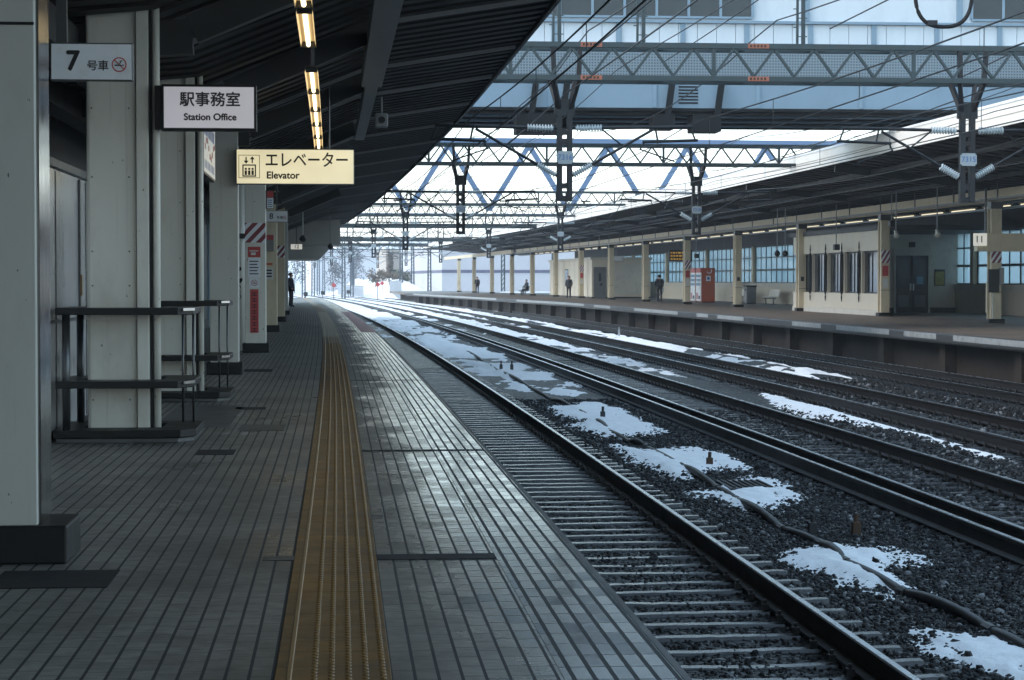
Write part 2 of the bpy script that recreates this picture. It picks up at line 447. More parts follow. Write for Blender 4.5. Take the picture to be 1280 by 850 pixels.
def yellow_material():
    m, n, b = newmat('worn_yellow_block')
    uv = N(n, "ShaderNodeUVMap", uv_map="Ls")
    sp = N(n, "ShaderNodeSeparateXYZ"); n.links.new(uv.outputs[0], sp.inputs[0])
    fs = math_(n, 'ABSOLUTE', math_(n, 'SUBTRACT', math_(n, 'FRACT', math_(n, 'DIVIDE', sp.outputs[1], 0.3)), 0.5))
    jt = math_(n, 'GREATER_THAN', fs, 0.5 - 0.032)
    blk = math_(n, 'FLOOR', math_(n, 'DIVIDE', sp.outputs[1], 0.3))
    wn = N(n, "ShaderNodeTexWhiteNoise", noise_dimensions='1D'); n.links.new(blk, wn.inputs["W"])
    nz = noise(n, uv.outputs[0], 5.0, 7, 0.7)
    c = mixc(n, math_(n, 'MULTIPLY_ADD', wn.outputs["Value"], 0.5, math_(n, 'MULTIPLY', nz, 0.5)), (0.115,0.050,0.006), (0.250,0.115,0.013))
    fresh = ramp(n, noise(n, uv.outputs[0], 7.0, 5, 0.65), [(0.60, 0.0), (0.70, 0.8)])
    c = mixc(n, fresh, c, (0.40,0.27,0.06))
    grime = ramp(n, noise(n, uv.outputs[0], 2.2, 7, 0.7), [(0.42, 0.75), (0.60, 0.0)])
    c = mixc(n, grime, c, (0.055,0.028,0.008))
    # brighter skylight further along the platform, painted into the strip's colour
    g = N(n, "ShaderNodeMapRange"); g.inputs[1].default_value = 50.0; g.inputs[2].default_value = 53.0
    n.links.new(sp.outputs[1], g.inputs[0])
    g2 = N(n, "ShaderNodeMapRange"); g2.inputs[1].default_value = 92.0; g2.inputs[2].default_value = 90.0
    n.links.new(sp.outputs[1], g2.inputs[0])
    c = mixc(n, math_(n, 'MULTIPLY', math_(n, 'MULTIPLY', g.outputs[0], g2.outputs[0]), 0.85), c, (0.48,0.42,0.30))
    c = mixc(n, jt, c, (0.03,0.024,0.015))
    n.links.new(c, b.inputs["Base Color"])
    n.links.new(math_(n, 'MULTIPLY_ADD', nz, 0.35, 0.22), b.inputs["Roughness"])
    bump(n, b, math_(n, 'ADD', math_(n, 'MULTIPLY', jt, -1.0), nz), 0.3, 0.003)
    return m
M['yellow'] = yellow_material()
M['yellow_dot'] = mat('worn_yellow_dot', (0.21,0.115,0.035), 0.4, var=0.5, scale=3)

def ballast_material(name, cols, per_island=False, vscale=17.0):
    m, n, b = newmat(name)
    tc = N(n, "ShaderNodeTexCoord")
    if per_island:
        g = N(n, "ShaderNodeNewGeometry"); f = g.outputs["Random Per Island"]
        c = ramp(n, f, [(0.0, cols[0]), (0.55, cols[1]), (0.90, cols[2]), (1.0, cols[3])])
        n.links.new(c, b.inputs["Base Color"])
        n.links.new(math_(n, 'MULTIPLY_ADD', f, -0.3, 0.75), b.inputs["Roughness"]); b.inputs['Specular IOR Level'].default_value = 0.25
        bump(n, b, noise(n, tc.outputs["Object"], 60, 4, 0.6), 0.3, 0.01)
    else:
        v = N(n, "ShaderNodeTexVoronoi"); v.inputs["Scale"].default_value = vscale
        n.links.new(tc.outputs["Object"], v.inputs["Vector"])
        w = N(n, "ShaderNodeTexWhiteNoise", noise_dimensions='3D'); n.links.new(v.outputs["Position"], w.inputs["Vector"])
        c = ramp(n, w.outputs["Value"], [(0.0, cols[0]), (0.55, cols[1]), (0.90, cols[2]), (1.0, cols[3])])
        big = noise(n, tc.outputs["Object"], 0.35, 4, 0.6)
        c = mixc(n, math_(n, 'MULTIPLY', big, 0.5), c, (0.012,0.012,0.013)); b.inputs['Specular IOR Level'].default_value = 0.2
        n.links.new(c, b.inputs["Base Color"]); b.inputs["Roughness"].default_value = 0.5
        bump(n, b, math_(n, 'MULTIPLY', v.outputs["Distance"], -1.0), 1.0, 0.05)
    return m
bc = [(0.004,0.0043,0.0048), (0.009,0.0095,0.0105), (0.024,0.023,0.022), (0.20,0.21,0.22)]
M['ballast'] = ballast_material('ballast_bed', bc)
M['stones'] = ballast_material('ballast_stones', bc, True)

def snow_material(name, patchy=False):
    m, n, b = newmat(name)
    tc = N(n, "ShaderNodeTexCoord")
    f = noise(n, tc.outputs["Object"], 3.0, 8, 0.7)
    c = mixc(n, f, (0.46,0.49,0.52), (0.66,0.68,0.70)) if patchy else mixc(n, f, (0.70,0.735,0.77), (0.86,0.88,0.89))
    d = ramp(n, noise(n, tc.outputs["Object"], 38.0, 5, 0.65), [(0.60, 0.0), (0.74, 0.75)])
    c = mixc(n, d, c, (0.16,0.16,0.165))
    d2 = ramp(n, noise(n, tc.outputs["Object"], 5.5, 6, 0.7), [(0.50, 0.0), (0.76, 0.38)])
    c = mixc(n, d2, c, (0.45,0.47,0.50))
    if patchy:
        p = ramp(n, noise(n, tc.outputs["Object"], 0.06, 8, 0.65), [(0.56, 0.0), (0.66, 0.7)])
        c = mixc(n, p, c, (0.16,0.15,0.14))
    n.links.new(c, b.inputs["Base Color"]); b.inputs["Roughness"].default_value = 0.65
    bump(n, b, math_(n, 'ADD', f, math_(n, 'MULTIPLY', noise(n, tc.outputs["Object"], 22, 5, 0.6), 0.5)), 0.5, 0.03)
    return m
M['snow'] = snow_material('snow_patches')
M['snow_ground'] = snow_material('snowy_ground', True)

def perforated():
    m, n, b = newmat('perforated_panel')
    tc = N(n, "ShaderNodeTexCoord"); sp = N(n, "ShaderNodeSeparateXYZ"); n.links.new(tc.outputs["Object"], sp.inputs[0])
    def fr(x): return math_(n, 'ABSOLUTE', math_(n, 'SUBTRACT', math_(n, 'FRACT', math_(n, 'MULTIPLY', x, 12.5)), 0.5))
    hole = math_(n, 'MULTIPLY', math_(n, 'LESS_THAN', fr(sp.outputs[0]), 0.27), math_(n, 'LESS_THAN', fr(sp.outputs[2]), 0.27))
    c = mixc(n, hole, (0.15,0.20,0.235), (0.06,0.075,0.085))
    n.links.new(c, b.inputs["Base Color"]); b.inputs["Roughness"].default_value = 0.5
    return m
M['perforated'] = perforated()

def frosted():
    m, n, b = newmat('pale_window_glass')
    n.nodes.remove(b)
    o = [x for x in n.nodes if x.type == 'OUTPUT_MATERIAL'][0]
    tr = N(n, "ShaderNodeBsdfTransparent"); tr.inputs[0].default_value = (0.66,0.76,0.78,1)
    tl = N(n, "ShaderNodeBsdfTranslucent"); tl.inputs[0].default_value = (0.56,0.66,0.69,1)
    gl = N(n, "ShaderNodeBsdfGlossy"); gl.inputs[1].default_value = 0.06
    m1 = N(n, "ShaderNodeMixShader"); m1.inputs[0].default_value = 0.5
    n.links.new(tr.outputs[0], m1.inputs[1]); n.links.new(tl.outputs[0], m1.inputs[2])
    m2 = N(n, "ShaderNodeMixShader"); m2.inputs[0].default_value = 0.08
    n.links.new(m1.outputs[0], m2.inputs[1]); n.links.new(gl.outputs[0], m2.inputs[2])
    n.links.new(m2.outputs[0], o.inputs[0])
    return m
M['window_glass'] = frosted()

# ------------------------------------------------------------------ text and flat shapes (x right, z up, facing -y)
def text(body, h, mt, parent, x=0, y=0, z=0, name='lettering', align='CENTER', bold=0.0, sx=1.0, vertical=False, cjk=True):
    cu = bpy.data.curves.new("txt", 'FONT')
    cu.body = body; cu.size = h; cu.align_x = align; cu.align_y = 'CENTER'; cu.offset = 0.0 if cjk else bold * h; cu.extrude = 0.0015
    if vertical: cu.space_line = 0.95
    o = bpy.data.objects.new("txt", cu); COL.objects.link(o)
    dg = bpy.context.evaluated_depsgraph_get()
    me = bpy.data.meshes.new_from_object(o.evaluated_get(dg))
    bpy.data.objects.remove(o); bpy.data.curves.remove(cu)
    me.name = name
    if cjk and bold:
        bm = bmesh.new(); bm.from_mesh(me)
        e = bold * h
        for k, (dx, dz) in enumerate(((e, 0), (-e, 0), (0, e), (0, -e))):
            r = bmesh.ops.duplicate(bm, geom=[f for f in bm.faces if not f.tag][:0] or list(bm.faces)[:len(me.polygons)])
            for v in r['geom']:
                if isinstance(v, bmesh.types.BMVert): v.co += Vector((dx, dz, -0.0003 * (k + 1)))
        bm.to_mesh(me); bm.free()
    for v in me.vertices:
        cx, cy, cz = v.co
        v.co = (x + cx * sx, y - cz, z + cy)
    me.materials.clear(); me.materials.append(mt)
    ob = bpy.data.objects.new(name, me); COL.objects.link(ob)
    ob.parent = parent
    return ob

def disc_ring(mb, cx, cz, r0, r1, y, n=28):
    vs_ = []
    for k in range(n):
        a = 2 * math.pi * k / n
        vs_ += [(cx + r0*math.cos(a), y, cz + r0*math.sin(a)), (cx + r1*math.cos(a), y, cz + r1*math.sin(a))]
    fs = [(2*k, 2*k+1, 2*((k+1) % n)+1, 2*((k+1) % n)) for k in range(n)]
    mb.add(vs_, fs)

def flat(mb, x0, x1, z0, z1, y, t=0.002):
    mb.box(x0, x1, y - t, y, z0, z1)

def no_smoking(parent, x, z, r, y):
    a = MB(); disc_ring(a, x, z, r * 0.84, r, y)
    a.bar((x - r*0.62, y - 0.0005, z + r*0.62), (x + r*0.62, y - 0.0005, z - r*0.62), 0.004, r*0.14, up=(0.7,0,0.7))
    a.build('prohibition_ring', M['red_ink'], parent)
    b = MB(); flat(b, x - r*0.6, x + r*0.35, z - r*0.18, z - r*0.02, y - 0.004)
    flat(b, x + r*0.42, x + r*0.6, z - r*0.18, z - r*0.02, y - 0.004)
    b.tube([(x + r*0.05, y-0.005, z + r*0.1), (x + r*0.25, y-0.005, z + r*0.3), (x + r*0.1, y-0.005, z + r*0.45), (x + r*0.45, y-0.005, z + r*0.5)], 0.0035, 5)
    b.build('cigarette_symbol', M['ink'], parent)

# ================================================================== GROUND
def vnoise(x, y, seed=0):
    xi = np.floor(x).astype(np.int64); yi = np.floor(y).astype(np.int64)
    xf = x - xi; yf = y - yi
    u = xf*xf*(3-2*xf); v = yf*yf*(3-2*yf)
    def h(a, b):
        k = (a * 374761393 + b * 668265263 + seed * 974634541) & 0xFFFFFFFF
        k = ((k ^ (k >> 13)) * 1274126177) & 0xFFFFFFFF
        return ((k ^ (k >> 16)) & 0xFFFF) / 65535.0
    return (h(xi,yi)*(1-u)+h(xi+1,yi)*u)*(1-v) + (h(xi,yi+1)*(1-u)+h(xi+1,yi+1)*u)*v
def fbm(x, y, o=4, seed=0):
    r = 0; a = 0.5; t = 0
    for i in range(o):
        r = r + a * vnoise(x * 2**i, y * 2**i, seed + i); t += a; a *= 0.5
    return r / t

ZR = -0.92                       # rail top
TR = [(1.885, 3.32), (6.37, 7.80), (9.86, 11.30), (13.95, 15.38)]
ZS = -1.115                      # sleeper top
def ballast_z(L, s):
    z = np.full_like(L, -1.155)
    for a, b_ in TR:
        c = (a + b_) / 2
        z = np.where(np.abs(L - c) < 1.2, -1.153, z)
    z = z + 0.03 * (fbm(L * 1.3, s * 0.5, 3, 5) - 0.5)
    heap = np.exp(-((L - 8.85) / 0.42)**2) * (0.05 + 0.16 * np.clip(fbm(L*0.4+3, s*0.22, 2, 9) - 0.3, 0, 1) * (s > 24))
    heap2 = np.exp(-((L - 12.6) / 0.5)**2) * (0.04 + 0.30 * np.clip(fbm(L*0.3, s*0.16, 2, 19) - 0.35, 0, 1))
    return z + heap + heap2

# terrain to the horizon
g = MB()
W_ = 1500
nx = 60
for j in range(nx + 1):
    for i in range(nx + 1):
        x = -W_ + 2*W_*i/nx; y = -300 + 2400*j/nx
        g.v.append((x, y, -1.45 + 0.25 * math.sin(x*0.013+1) * math.cos(y*0.011)))
for j in range(nx):
    for i in range(nx):
        a = j*(nx+1)+i; g.f.append((a, a+1, a+nx+2, a+nx+1))
struct(g.build('ground', M['snow_ground']))

# track bed
def grid_mesh(name, Ls, Ss, zfun, mt, keep=None, smooth=True):
    LL, SS = np.meshgrid(np.array(Ls), np.array(Ss))
    Z = zfun(LL, SS)
    a = SS / R
    X = -R + (R + LL) * np.cos(a); Y = (R + LL) * np.sin(a)
    co = np.stack([X, Y, Z], -1).reshape(-1, 3)
    ns, nl = LL.shape
    idx = np.arange(ns*nl).reshape(ns, nl)
    q = np.stack([idx[:-1,:-1], idx[:-1,1:], idx[1:,1:], idx[1:,:-1]], -1).reshape(-1, 4)
    if keep is not None:
        k = keep.ravel()
        q = q[k[q].any(1)]
        used = np.unique(q); rm = np.full(ns*nl, -1); rm[used] = np.arange(len(used))
        co = co[used]; q = rm[q]
    me = bpy.data.meshes.new(name)
    me.from_pydata(co.tolist(), [], q.tolist())
    if smooth: me.shade_smooth()
    me.materials.append(mt)
    o = bpy.data.objects.new(name, me); COL.objects.link(o)
    return o
Lb = frange(-3.5, 18.0, 0.14)
struct(grid_mesh('ballast_bed', Lb, frange(-6, 60, 0.3) + frange(60.6, 330, 1.2), ballast_z, M['ballast']), 'structure')

# loose stones of the ballast, near part
def stones():
    ico = []
    ph = (1 + 5**0.5) / 2
    for a, b_ in ((-1, ph), (1, ph), (-1, -ph), (1, -ph)):
        ico += [(a, b_, 0), (0, a, b_), (b_, 0, a)]
    ico = np.array(ico); ico /= np.linalg.norm(ico[0])
    bm = bmesh.new()
    for p in ico: bm.verts.new(p)
    r = bmesh.ops.convex_hull(bm, input=bm.verts)
    bm.verts.index_update()
    tri = np.array([[v.index for v in f.verts] for f in bm.faces]); base = np.array([v.co[:] for v in bm.verts]); bm.free()
    areas = [(3.35, 6.0, 11.5, 24, 900, 0.019), (3.35, 6.0, 24, 44, 420, 0.025), (1.3, 3.30, 9.5, 24, 520, 0.014),
             (5.9, 9.5, 16, 40, 260, 0.028), (9.5, 13.5, 26, 52, 90, 0.038)]
    V = []
    for L0, L1, s0, s1, dens, sz in areas:
        n = int((L1-L0)*(s1-s0)*dens)
        L = rng.uniform(L0, L1, n); s = rng.uniform(s0, s1, n)
        z = ballast_z(L, s) + sz * rng.uniform(-0.5, 0.45, n)
        sh_ = snow_h(L, s)
        z = z + np.where((sh_ > 0) & (sh_ < 0.020), np.clip(sh_, 0, 0.02) * rng.uniform(0.0, 1.1, n), 0)
        rad = sz * np.clip(rng.lognormal(-0.18, 0.38, n), 0.4, 2.1)
        sh = base[None] * rng.uniform(0.62, 1.3, (n, 12, 1)) * rng.uniform(0.65, 1.2, (n, 1, 3)) * rad[:, None, None]
        th = rng.uniform(0, 6.28, n); c, sn = np.cos(th)[:, None], np.sin(th)[:, None]
        x = sh[..., 0]*c - sh[..., 1]*sn; y = sh[..., 0]*sn + sh[..., 1]*c
        tl = rng.uniform(-0.7, 0.7, n)[:, None]
        y, zz = y*np.cos(tl) - sh[..., 2]*np.sin(tl), y*np.sin(tl) + sh[..., 2]*np.cos(tl)
        a = s / R
        px = (-R + (R+L)*np.cos(a))[:, None] + x; py = ((R+L)*np.sin(a))[:, None] + y
        V.append(np.stack([px, py, zz + z[:, None]], -1))
    V = np.concatenate(V); n = len(V)
    Fc = (tri[None] + (np.arange(n) * 12)[:, None, None]).reshape(-1, 3)
    me = bpy.data.meshes.new('ballast_stones')
    me.vertices.add(n*12); me.vertices.foreach_set("co", V.reshape(-1))
    me.loops.add(len(Fc)*3); me.loops.foreach_set("vertex_index", Fc.reshape(-1).astype(np.int32))
    me.polygons.add(len(Fc)); me.polygons.foreach_set("loop_start", np.arange(0, len(Fc)*3, 3, dtype=np.int32))
    me.update(calc_edges=True); me.validate()
    me.materials.append(M['stones'])
    o = bpy.data.objects.new('ballast_stones', me); COL.objects.link(o)
    struct(o, 'stuff')

# ------------------------------------------------------------------ tracks
RH = ZR - ZS                     # rail incl. plate
def rail_profile(c, half=0.034):
    z0 = ZS
    return [(c-0.07, z0+0.004), (c+0.07, z0+0.004), (c+0.07, z0+0.022), (c+0.012, z0+0.045), (c+0.012, ZR-0.05), (c+half, ZR-0.035), (c+half, ZR-0.006), (c+half-0.012, ZR-0.0005),
            (c-half+0.012, ZR-0.0005), (c-half, ZR-0.006), (c-half, ZR-0.035), (c-0.012, ZR-0.05), (c-0.012, z0+0.045), (c-0.07, z0+0.022)]
PITCH_S = 0.533
names_t = ["railway track beside the near platform edge, its sleepers bare and wet",
           "railway track with a guard rail beside its near rail, second from the near platform",
           "railway track third from the near platform, snow heaped along its near side",
           "railway track running along the foot of the far platform"]
for ti, (a, b_) in enumerate(TR):
    t = thing('railway_track', names_t[ti], 'railway track', 0, 0, 0, 'tracks between the platforms', raw=(0,0,0))
    s0 = [6, 12, 20, 30][ti]
    ss = frange(s0 - 4, 80, 2) + frange(84, 320, 5)
    rails = [a, b_] + ([6.03] if ti == 1 else [])
    for c in rails:
        nm = 'guard_rail' if c == 6.03 else 'rail'
        r = MB().sweep(rail_profile(c), ss).build(nm, M['rail_side'], t)
        MB().sweep([(c-0.024, ZR-0.0004), (c+0.024, ZR-0.0004), (c+0.022, ZR+0.0012), (c-0.022, ZR+0.0012)], ss).build('running_surface', M['rail_top'], r)
    ctr = (a + b_) / 2
    sl_all = [s0 + k * PITCH_S + random.uniform(-.02, .02) for k in range(int((300 - s0) / PITCH_S))]
    meshes = []
    for k in range(9):
        mb = MB()
        n = 30
        prof = [(-0.085, -0.10), (0.085, -0.10), (0.075, -0.05), (0.052, 0.0), (-0.052, 0.0), (-0.075, -0.05)]
        vs_ = []; fs = []
        ph = random.uniform(0, 6)
        for i in range(n + 1):
            x = -1.23 + 2.46 * i / n
            sag = -0.016 * math.cos(x / 1.23 * 1.57) + 0.004 * math.sin(3*x + ph) + random.uniform(-0.0025, 0.0025)
            for (yy, zz) in prof:
                vs_.append((x, yy + 0.010 * math.sin(2.1*x + ph) + random.uniform(-0.004, 0.004), zz + (sag if zz > -0.05 else 0)))
        for i in range(n):
            for q in range(6):
                q2 = (q+1) % 6; fs.append((i*6+q, i*6+q2, (i+1)*6+q2, (i+1)*6+q))
        fs += [tuple(range(6)), tuple(range(n*6+5, n*6-1, -1))]
        mb.add(vs_, fs)
        o = mb.build('sleeper', M['sleeper'], t)
        meshes.append(o)
    for k, s in enumerate(sl_all[:100]):
        o = meshes[k] if k < 9 else meshes[(k * 5) % 9].copy()
        if k >= 9:
            COL.objects.link(o); o.parent = t
        o.location = T(ctr, s, ZS - random.uniform(0, 0.006)); o.rotation_euler = (0, 0, head(s) + random.uniform(-.008, .008))
    far = MB()
    for s in sl_all[100:]:
        p, q = T(ctr-1.23, s, ZS-0.05), T(ctr+1.23, s, ZS-0.05)
        far.bar(p, q, 0.15, 0.10)
    struct(far.build('sleepers_further_on', M['sleeper'], t), 'stuff')
    cl = MB()
    for s in sl_all[:170]:
        for c in (a, b_):
            for e in (-0.10, 0.10):
                p = T(c + e, s, ZS)
                cl.box(p.x-0.022, p.x+0.022, p.y-0.035, p.y+0.035, ZS, ZS+0.045)
                if ti != 1 or True:
                    cl.tube([p + Vector((0,0,0.04)), p + Vector((0,0,0.075))], 0.014, 6)
    struct(cl.build('rail_fastenings', M['clip'], t), 'stuff')

# ------------------------------------------------------------------ snow
c5 = None
POLYS = [
 [(4.24,40.86),(4.78,42.13),(5.41,42.81),(5.57,41.18),(5.54,39.51),(5.45,34.3),(4.79,33.76),(4.35,33.23),(4.31,34.4),(4.1,36.0),(4.41,36.99),(4.24,38.84)],
 [(4.25,31.5),(4.52,30.87),(5.02,30.97),(5.41,31.09),(5.61,29.9),(5.47,27.45),(5.26,28.08),(4.93,27.74),(4.42,26.4),(4.29,27.2),(4.16,29.21)],
 [(4.21,24.4),(4.53,24.75),(5.1,26.13),(5.4,26.32),(5.47,25.46),(5.34,24.97),(5.39,24.11),(4.84,23.18),(4.49,23.04),(4.46,24.1)],
 [(4.18,19.16),(4.63,19.35),(5.21,19.07),(5.19,18.64),(4.65,17.9),(4.63,16.8),(4.46,16.81),(4.26,17.28),(4.16,18.02),(4.1,18.64)],
 [(4.22,14.46),(4.44,14.23),(4.72,14.04),(4.87,13.82),(4.88,12.6),(4.48,12.5),(4.34,12.92),(4.27,13.38),(4.14,14.04)],
 [(9.55,45.49),(9.6,43.33),(9.55,40.47),(9.6,39.58),(9.4,37.19),(9.35,34.71),(9.42,34.04),(9.42,31.66),(9.4,30.09),(9.4,28.66),(9.15,28.7),(9.05,30.62),(9.0,33.76),(8.85,35.42),(8.6,36.89),(8.55,38.44),(8.9,40.95)],
 [(12.0,70.5),(13.4,76.7),(13.5,88.5),(12.5,86.5),(11.9,78.0)],
 [(4.25,66.3),(4.82,63.07),(5.77,62.98),(5.81,61.02),(5.02,57.53),(4.51,58.43)],
 [(3.6,83.03),(4.68,90.48),(5.26,82.85),(5.84,70.9),(5.75,67.98),(4.89,68.06),(4.38,68.11),(3.78,71.1)],
 [(4.9,47.0),(5.3,48.5),(5.6,46.6),(5.2,45.8)], [(4.25,49.0),(4.5,51.5),(4.65,49.5),(4.4,47.6)],
]
AN = 0.30                         # metres along the line count this much
def sdf(L, S, poly):
    P_ = np.array([(x, y * AN) for x, y in poly]); X = np.stack([L, S * AN], -1)
    d = np.full(L.shape, 1e9); ins = np.zeros(L.shape, bool)
    for i in range(len(P_)):
        a = P_[i]; b_ = P_[(i+1) % len(P_)]
        e = b_ - a; w = X - a
        t = np.clip((w @ e) / (e @ e), 0, 1)
        d = np.minimum(d, np.linalg.norm(w - t[..., None]*e, axis=-1))
        c = ((a[1] > X[..., 1]) != (b_[1] > X[..., 1]))
        with np.errstate(divide='ignore', invalid='ignore'):
            xi = (b_[0]-a[0]) * (X[..., 1]-a[1]) / (b_[1]-a[1] + 1e-12) + a[0]
        ins ^= c & (X[..., 0] < xi)
    return np.where(ins, d, -d)
def snow_h(L, S):
    d = np.full(L.shape, -9.0)
    for p in POLYS:
        x = sdf(L, S, p)
        d = np.maximum(d, x)
    d = d + 0.05 + 0.30 * (fbm(L*4.5, S*1.8, 5, 3) - 0.5) + 0.24 * (fbm(L*15, S*6, 4, 13) - 0.5)
    h = 0.026 * np.tanh(d * 7) + 0.07 * np.clip(d, 0, 0.35) + 0.045 * (fbm(L*4, S*2.0, 4, 23) - 0.5) * np.clip(d * 8, 0, 1)
    # general cover, thickening with distance
    gap = np.zeros(L.shape)
    for c, w in ((4.85, 1.15), (8.83, 0.75), (12.62, 0.95)):
        gap = np.maximum(gap, 1 - (np.abs(L - c) / w)**4)
    gap = np.clip(gap, -0.5, 1)
    n = 0.62 * fbm(L*1.1, S*0.20, 4, 31) + 0.38 * fbm(L*3.2, S*0.9, 4, 41)
    thr = np.interp(S, [10, 40, 52, 70, 110, 160, 230], [0.95, 0.80, 0.57, 0.535, 0.49, 0.35, 0.0])
    inside = np.where(gap > 0, 0, np.interp(S, [50, 75, 120, 200, 240], [0.30, 0.16, 0.10, 0.06, 0.0]))
    h2 = np.clip((n - thr - inside), -0.1, 0.25) * 0.5
    h2 = h2 + 0.035 * np.exp(-((L - 8.85) / 0.45)**2) * (S > 44) * np.clip(vnoise(L*0.7 + 5, S*0.17, 77) * 2.2 - 0.9, -0.6, 1)
    lat = np.interp(L, [3.4, 4.4, 8.0, 12.0, 13.5, 16], [0.0, -0.01, 0.005, -0.005, -0.03, -0.06])
    return np.maximum(h, h2 + lat)
def snow_obj(Ls, Ss):
    LL, SS = np.meshgrid(np.array(Ls), np.array(Ss))
    h = snow_h(LL, SS)
    return LL, SS, h
stones()
for Ls, Ss in ((frange(3.5, 13.6, 0.045), frange(12.2, 46, 0.07)), (frange(1.25, 15.6, 0.09), frange(46, 110, 0.30)), (frange(1.25, 15.6, 0.16), frange(110, 330, 1.0))):
    LL, SS, h = snow_obj(Ls, Ss)
    struct(grid_mesh('snow', Ls, Ss, lambda L, S: ballast_z(L, S) + snow_h(L, S) + 0.012, M['snow'], keep=(h > -0.03)), 'stuff')

# ------------------------------------------------------------------ near platform
SP = frange(-70, -6, 4.0) + frange(-4, 40, 1.0) + frange(42, 166, 2.0)
Z0 = 0.0
struct(MB().sweep([(-3.6, -0.30), (1.10, -0.30), (1.10, -0.004), (0.77, -0.004), (0.77, 0.0), (-3.6, 0.0)], SP).build('platform', M['tiles'], uvLs=True))
struct(MB().sweep([(0.772, -0.003), (1.185, -0.003), (1.185, 0.001), (0.772, 0.001)], SP).build('platform_edge_paving', M['tiles_edge'], uvLs=True))
struct(MB().sweep([(1.102, -0.28), (1.215, -0.28), (1.225, -0.01), (1.215, 0.003), (1.187, 0.003), (1.187, -0.006), (1.102, -0.006)], SP).build('platform_edge', M['edge_stone']))
struct(MB().sweep([(0.2, -1.4), (0.5, -1.4), (0.5, -0.302), (0.2, -0.302)], SP).build('platform_wall', M['under_wall']))
struct(MB().sweep([(0.80, 0.003), (1.20, 0.003), (1.20, 0.006), (0.80, 0.006)], frange(56, 92, 2)).build('pink_platform_edge_marking', M['pink']))
# tactile paving
tp = thing('tactile_paving', 'worn yellow tactile strip with rows of dots along the near platform', 'tactile paving', raw=(0,0,0))
MB().sweep([(-0.243, 0.0005), (0.168, 0.0005), (0.166, 0.006), (-0.241, 0.006)], frange(4, 40, 1) + frange(42, 164, 2)).build('yellow_blocks', M['yellow'], tp, uvLs=True)
MB().sweep([(-0.203, 0.006), (-0.183, 0.006), (-0.187, 0.0115), (-0.199, 0.0115)], frange(4, 164, 2)).build('inner_line', M['yellow_dot'], tp)
def dots():
    mb = MB()
    rows = [-0.105, -0.0445, 0.0165, 0.0775, 0.1385]
    s = 6.0
    while s < 46:
        for L in rows:
            p = T(L, s, 0.0058)
            n = 8; vs_ = []
            for rr, zz in ((0.0125, 0), (0.010, 0.0035), (0.006, 0.005)):
                vs_ += [(p.x + rr*math.cos(6.2832*k/n), p.y + rr*math.sin(6.2832*k/n), p.z + zz) for k in range(n)]
            fs = [(r_*n+k, r_*n+(k+1) % n, (r_+1)*n+(k+1) % n, (r_+1)*n+k) for r_ in range(2) for k in range(n)] + [tuple(range(2*n, 3*n))]
            mb.add(vs_, fs)
        s += 0.06
    for L in rows:
        mb.sweep([(L-0.009, 0.006), (L+0.009, 0.006), (L+0.005, 0.011), (L-0.005, 0.011)], frange(46, 164, 2))
    return mb
struct(dots().build('raised_dots', M['yellow_dot'], tp, smooth=False, recalc=False), 'stuff')

def cover(name, label, L0, L1, s0, s1, mt, z=0.004, group=None):
    mb = MB(); c = T((L0+L1)/2, (s0+s1)/2)
    w, d = (L1-L0)/2, (s1-s0)/2
    mb.box(-w, w, -d, d, 0, z)
    o = mb.build(name, mt, bevel=0.002); o.location = c; o.rotation_euler = (0,0,head(s0))
    return tag(o, label, 'floor cover', group)
cover('drain_slot_cover', 'long dark slot across the near platform paving', 0.17, 0.77, 10.38, 10.58, M['black_rubber'])
cover('joint_cover', 'dark band under the yellow strip, left of the long slot', -0.40, -0.245, 10.40, 10.55, M['floor_plate'])
cover('pit_cover', 'black rectangular cover in front of the nearest column base', -1.62, -1.07, 9.55, 10.12, M['black_rubber'])
cover('pit_cover', 'thin dark cover in the paving before the first standing table', -1.17, -0.86, 16.75, 17.25, M['black_rubber'])
cover('floor_hatch', 'large grey floor hatch between the two standing tables', -1.78, -1.05, 19.9, 23.4, M['floor_plate'])
cover('pit_cover', 'short grey cover beside the large floor hatch, nearer the yellow strip', -0.95, -0.52, 19.4, 20.2, M['floor_plate'])
cover('pit_cover', 'thin dark cover at the far right corner of the floor hatch', -1.13, -0.80, 22.6, 23.0, M['black_rubber'])
cover('pit_cover', 'thin dark line cover right of the grey column base', -1.50, -1.0, 32.0, 32.8, M['black_rubber'])
for sj, lab in ((17.0, 'thin dark joint crossing the near platform by the first standing table'), (29.0, 'thin joint crossing the platform level with the grey column')):
    cover('expansion_joint', lab, 0.17, 1.18, sj, sj+0.10, M['black_rubber'], 0.0045)

# ------------------------------------------------------------------ far platform
def Le(L, s):
    return L if s < 130 else L - (s - 130) * 0.040 * max(0.0, min(1.0, (20 - L) / 4.0))
FP = frange(-60, 16, 4) + frange(20, 130, 2) + frange(133, 222, 3)
struct(MB().sweep([(16.02, -0.28), (28.0, -0.28), (28.0, 0.0), (16.02, 0.0)], FP, Lf=Le).build('far_platform', M['tiles_far'], uvLs=True))
struct(MB().sweep([(15.86, -0.22), (16.0, -0.22), (16.0, 0.004), (15.88, 0.004), (15.86, -0.02)], FP, Lf=Le).build('far_platform_edge', M['edge_stone']))
struct(MB().sweep([(16.5, -1.5), (16.9, -1.5), (16.9, -0.282), (16.5, -0.282)], FP, Lf=Le).build('far_platform_wall', M['under_wall']))
wb = [(36,43.5),(46,52),(53.5,56.5),(58,64),(66,70),(78,83),(85,87.5),(92,104),(112,118),(122,150),(160,215)]
for a, b_ in wb:
    struct(MB().sweep([(15.845, -0.16), (15.858, -0.16), (15.858, -0.015), (15.845, -0.015)], frange(a, b_, 2), Lf=Le).build('white_edge_marking', M['edge_white']))
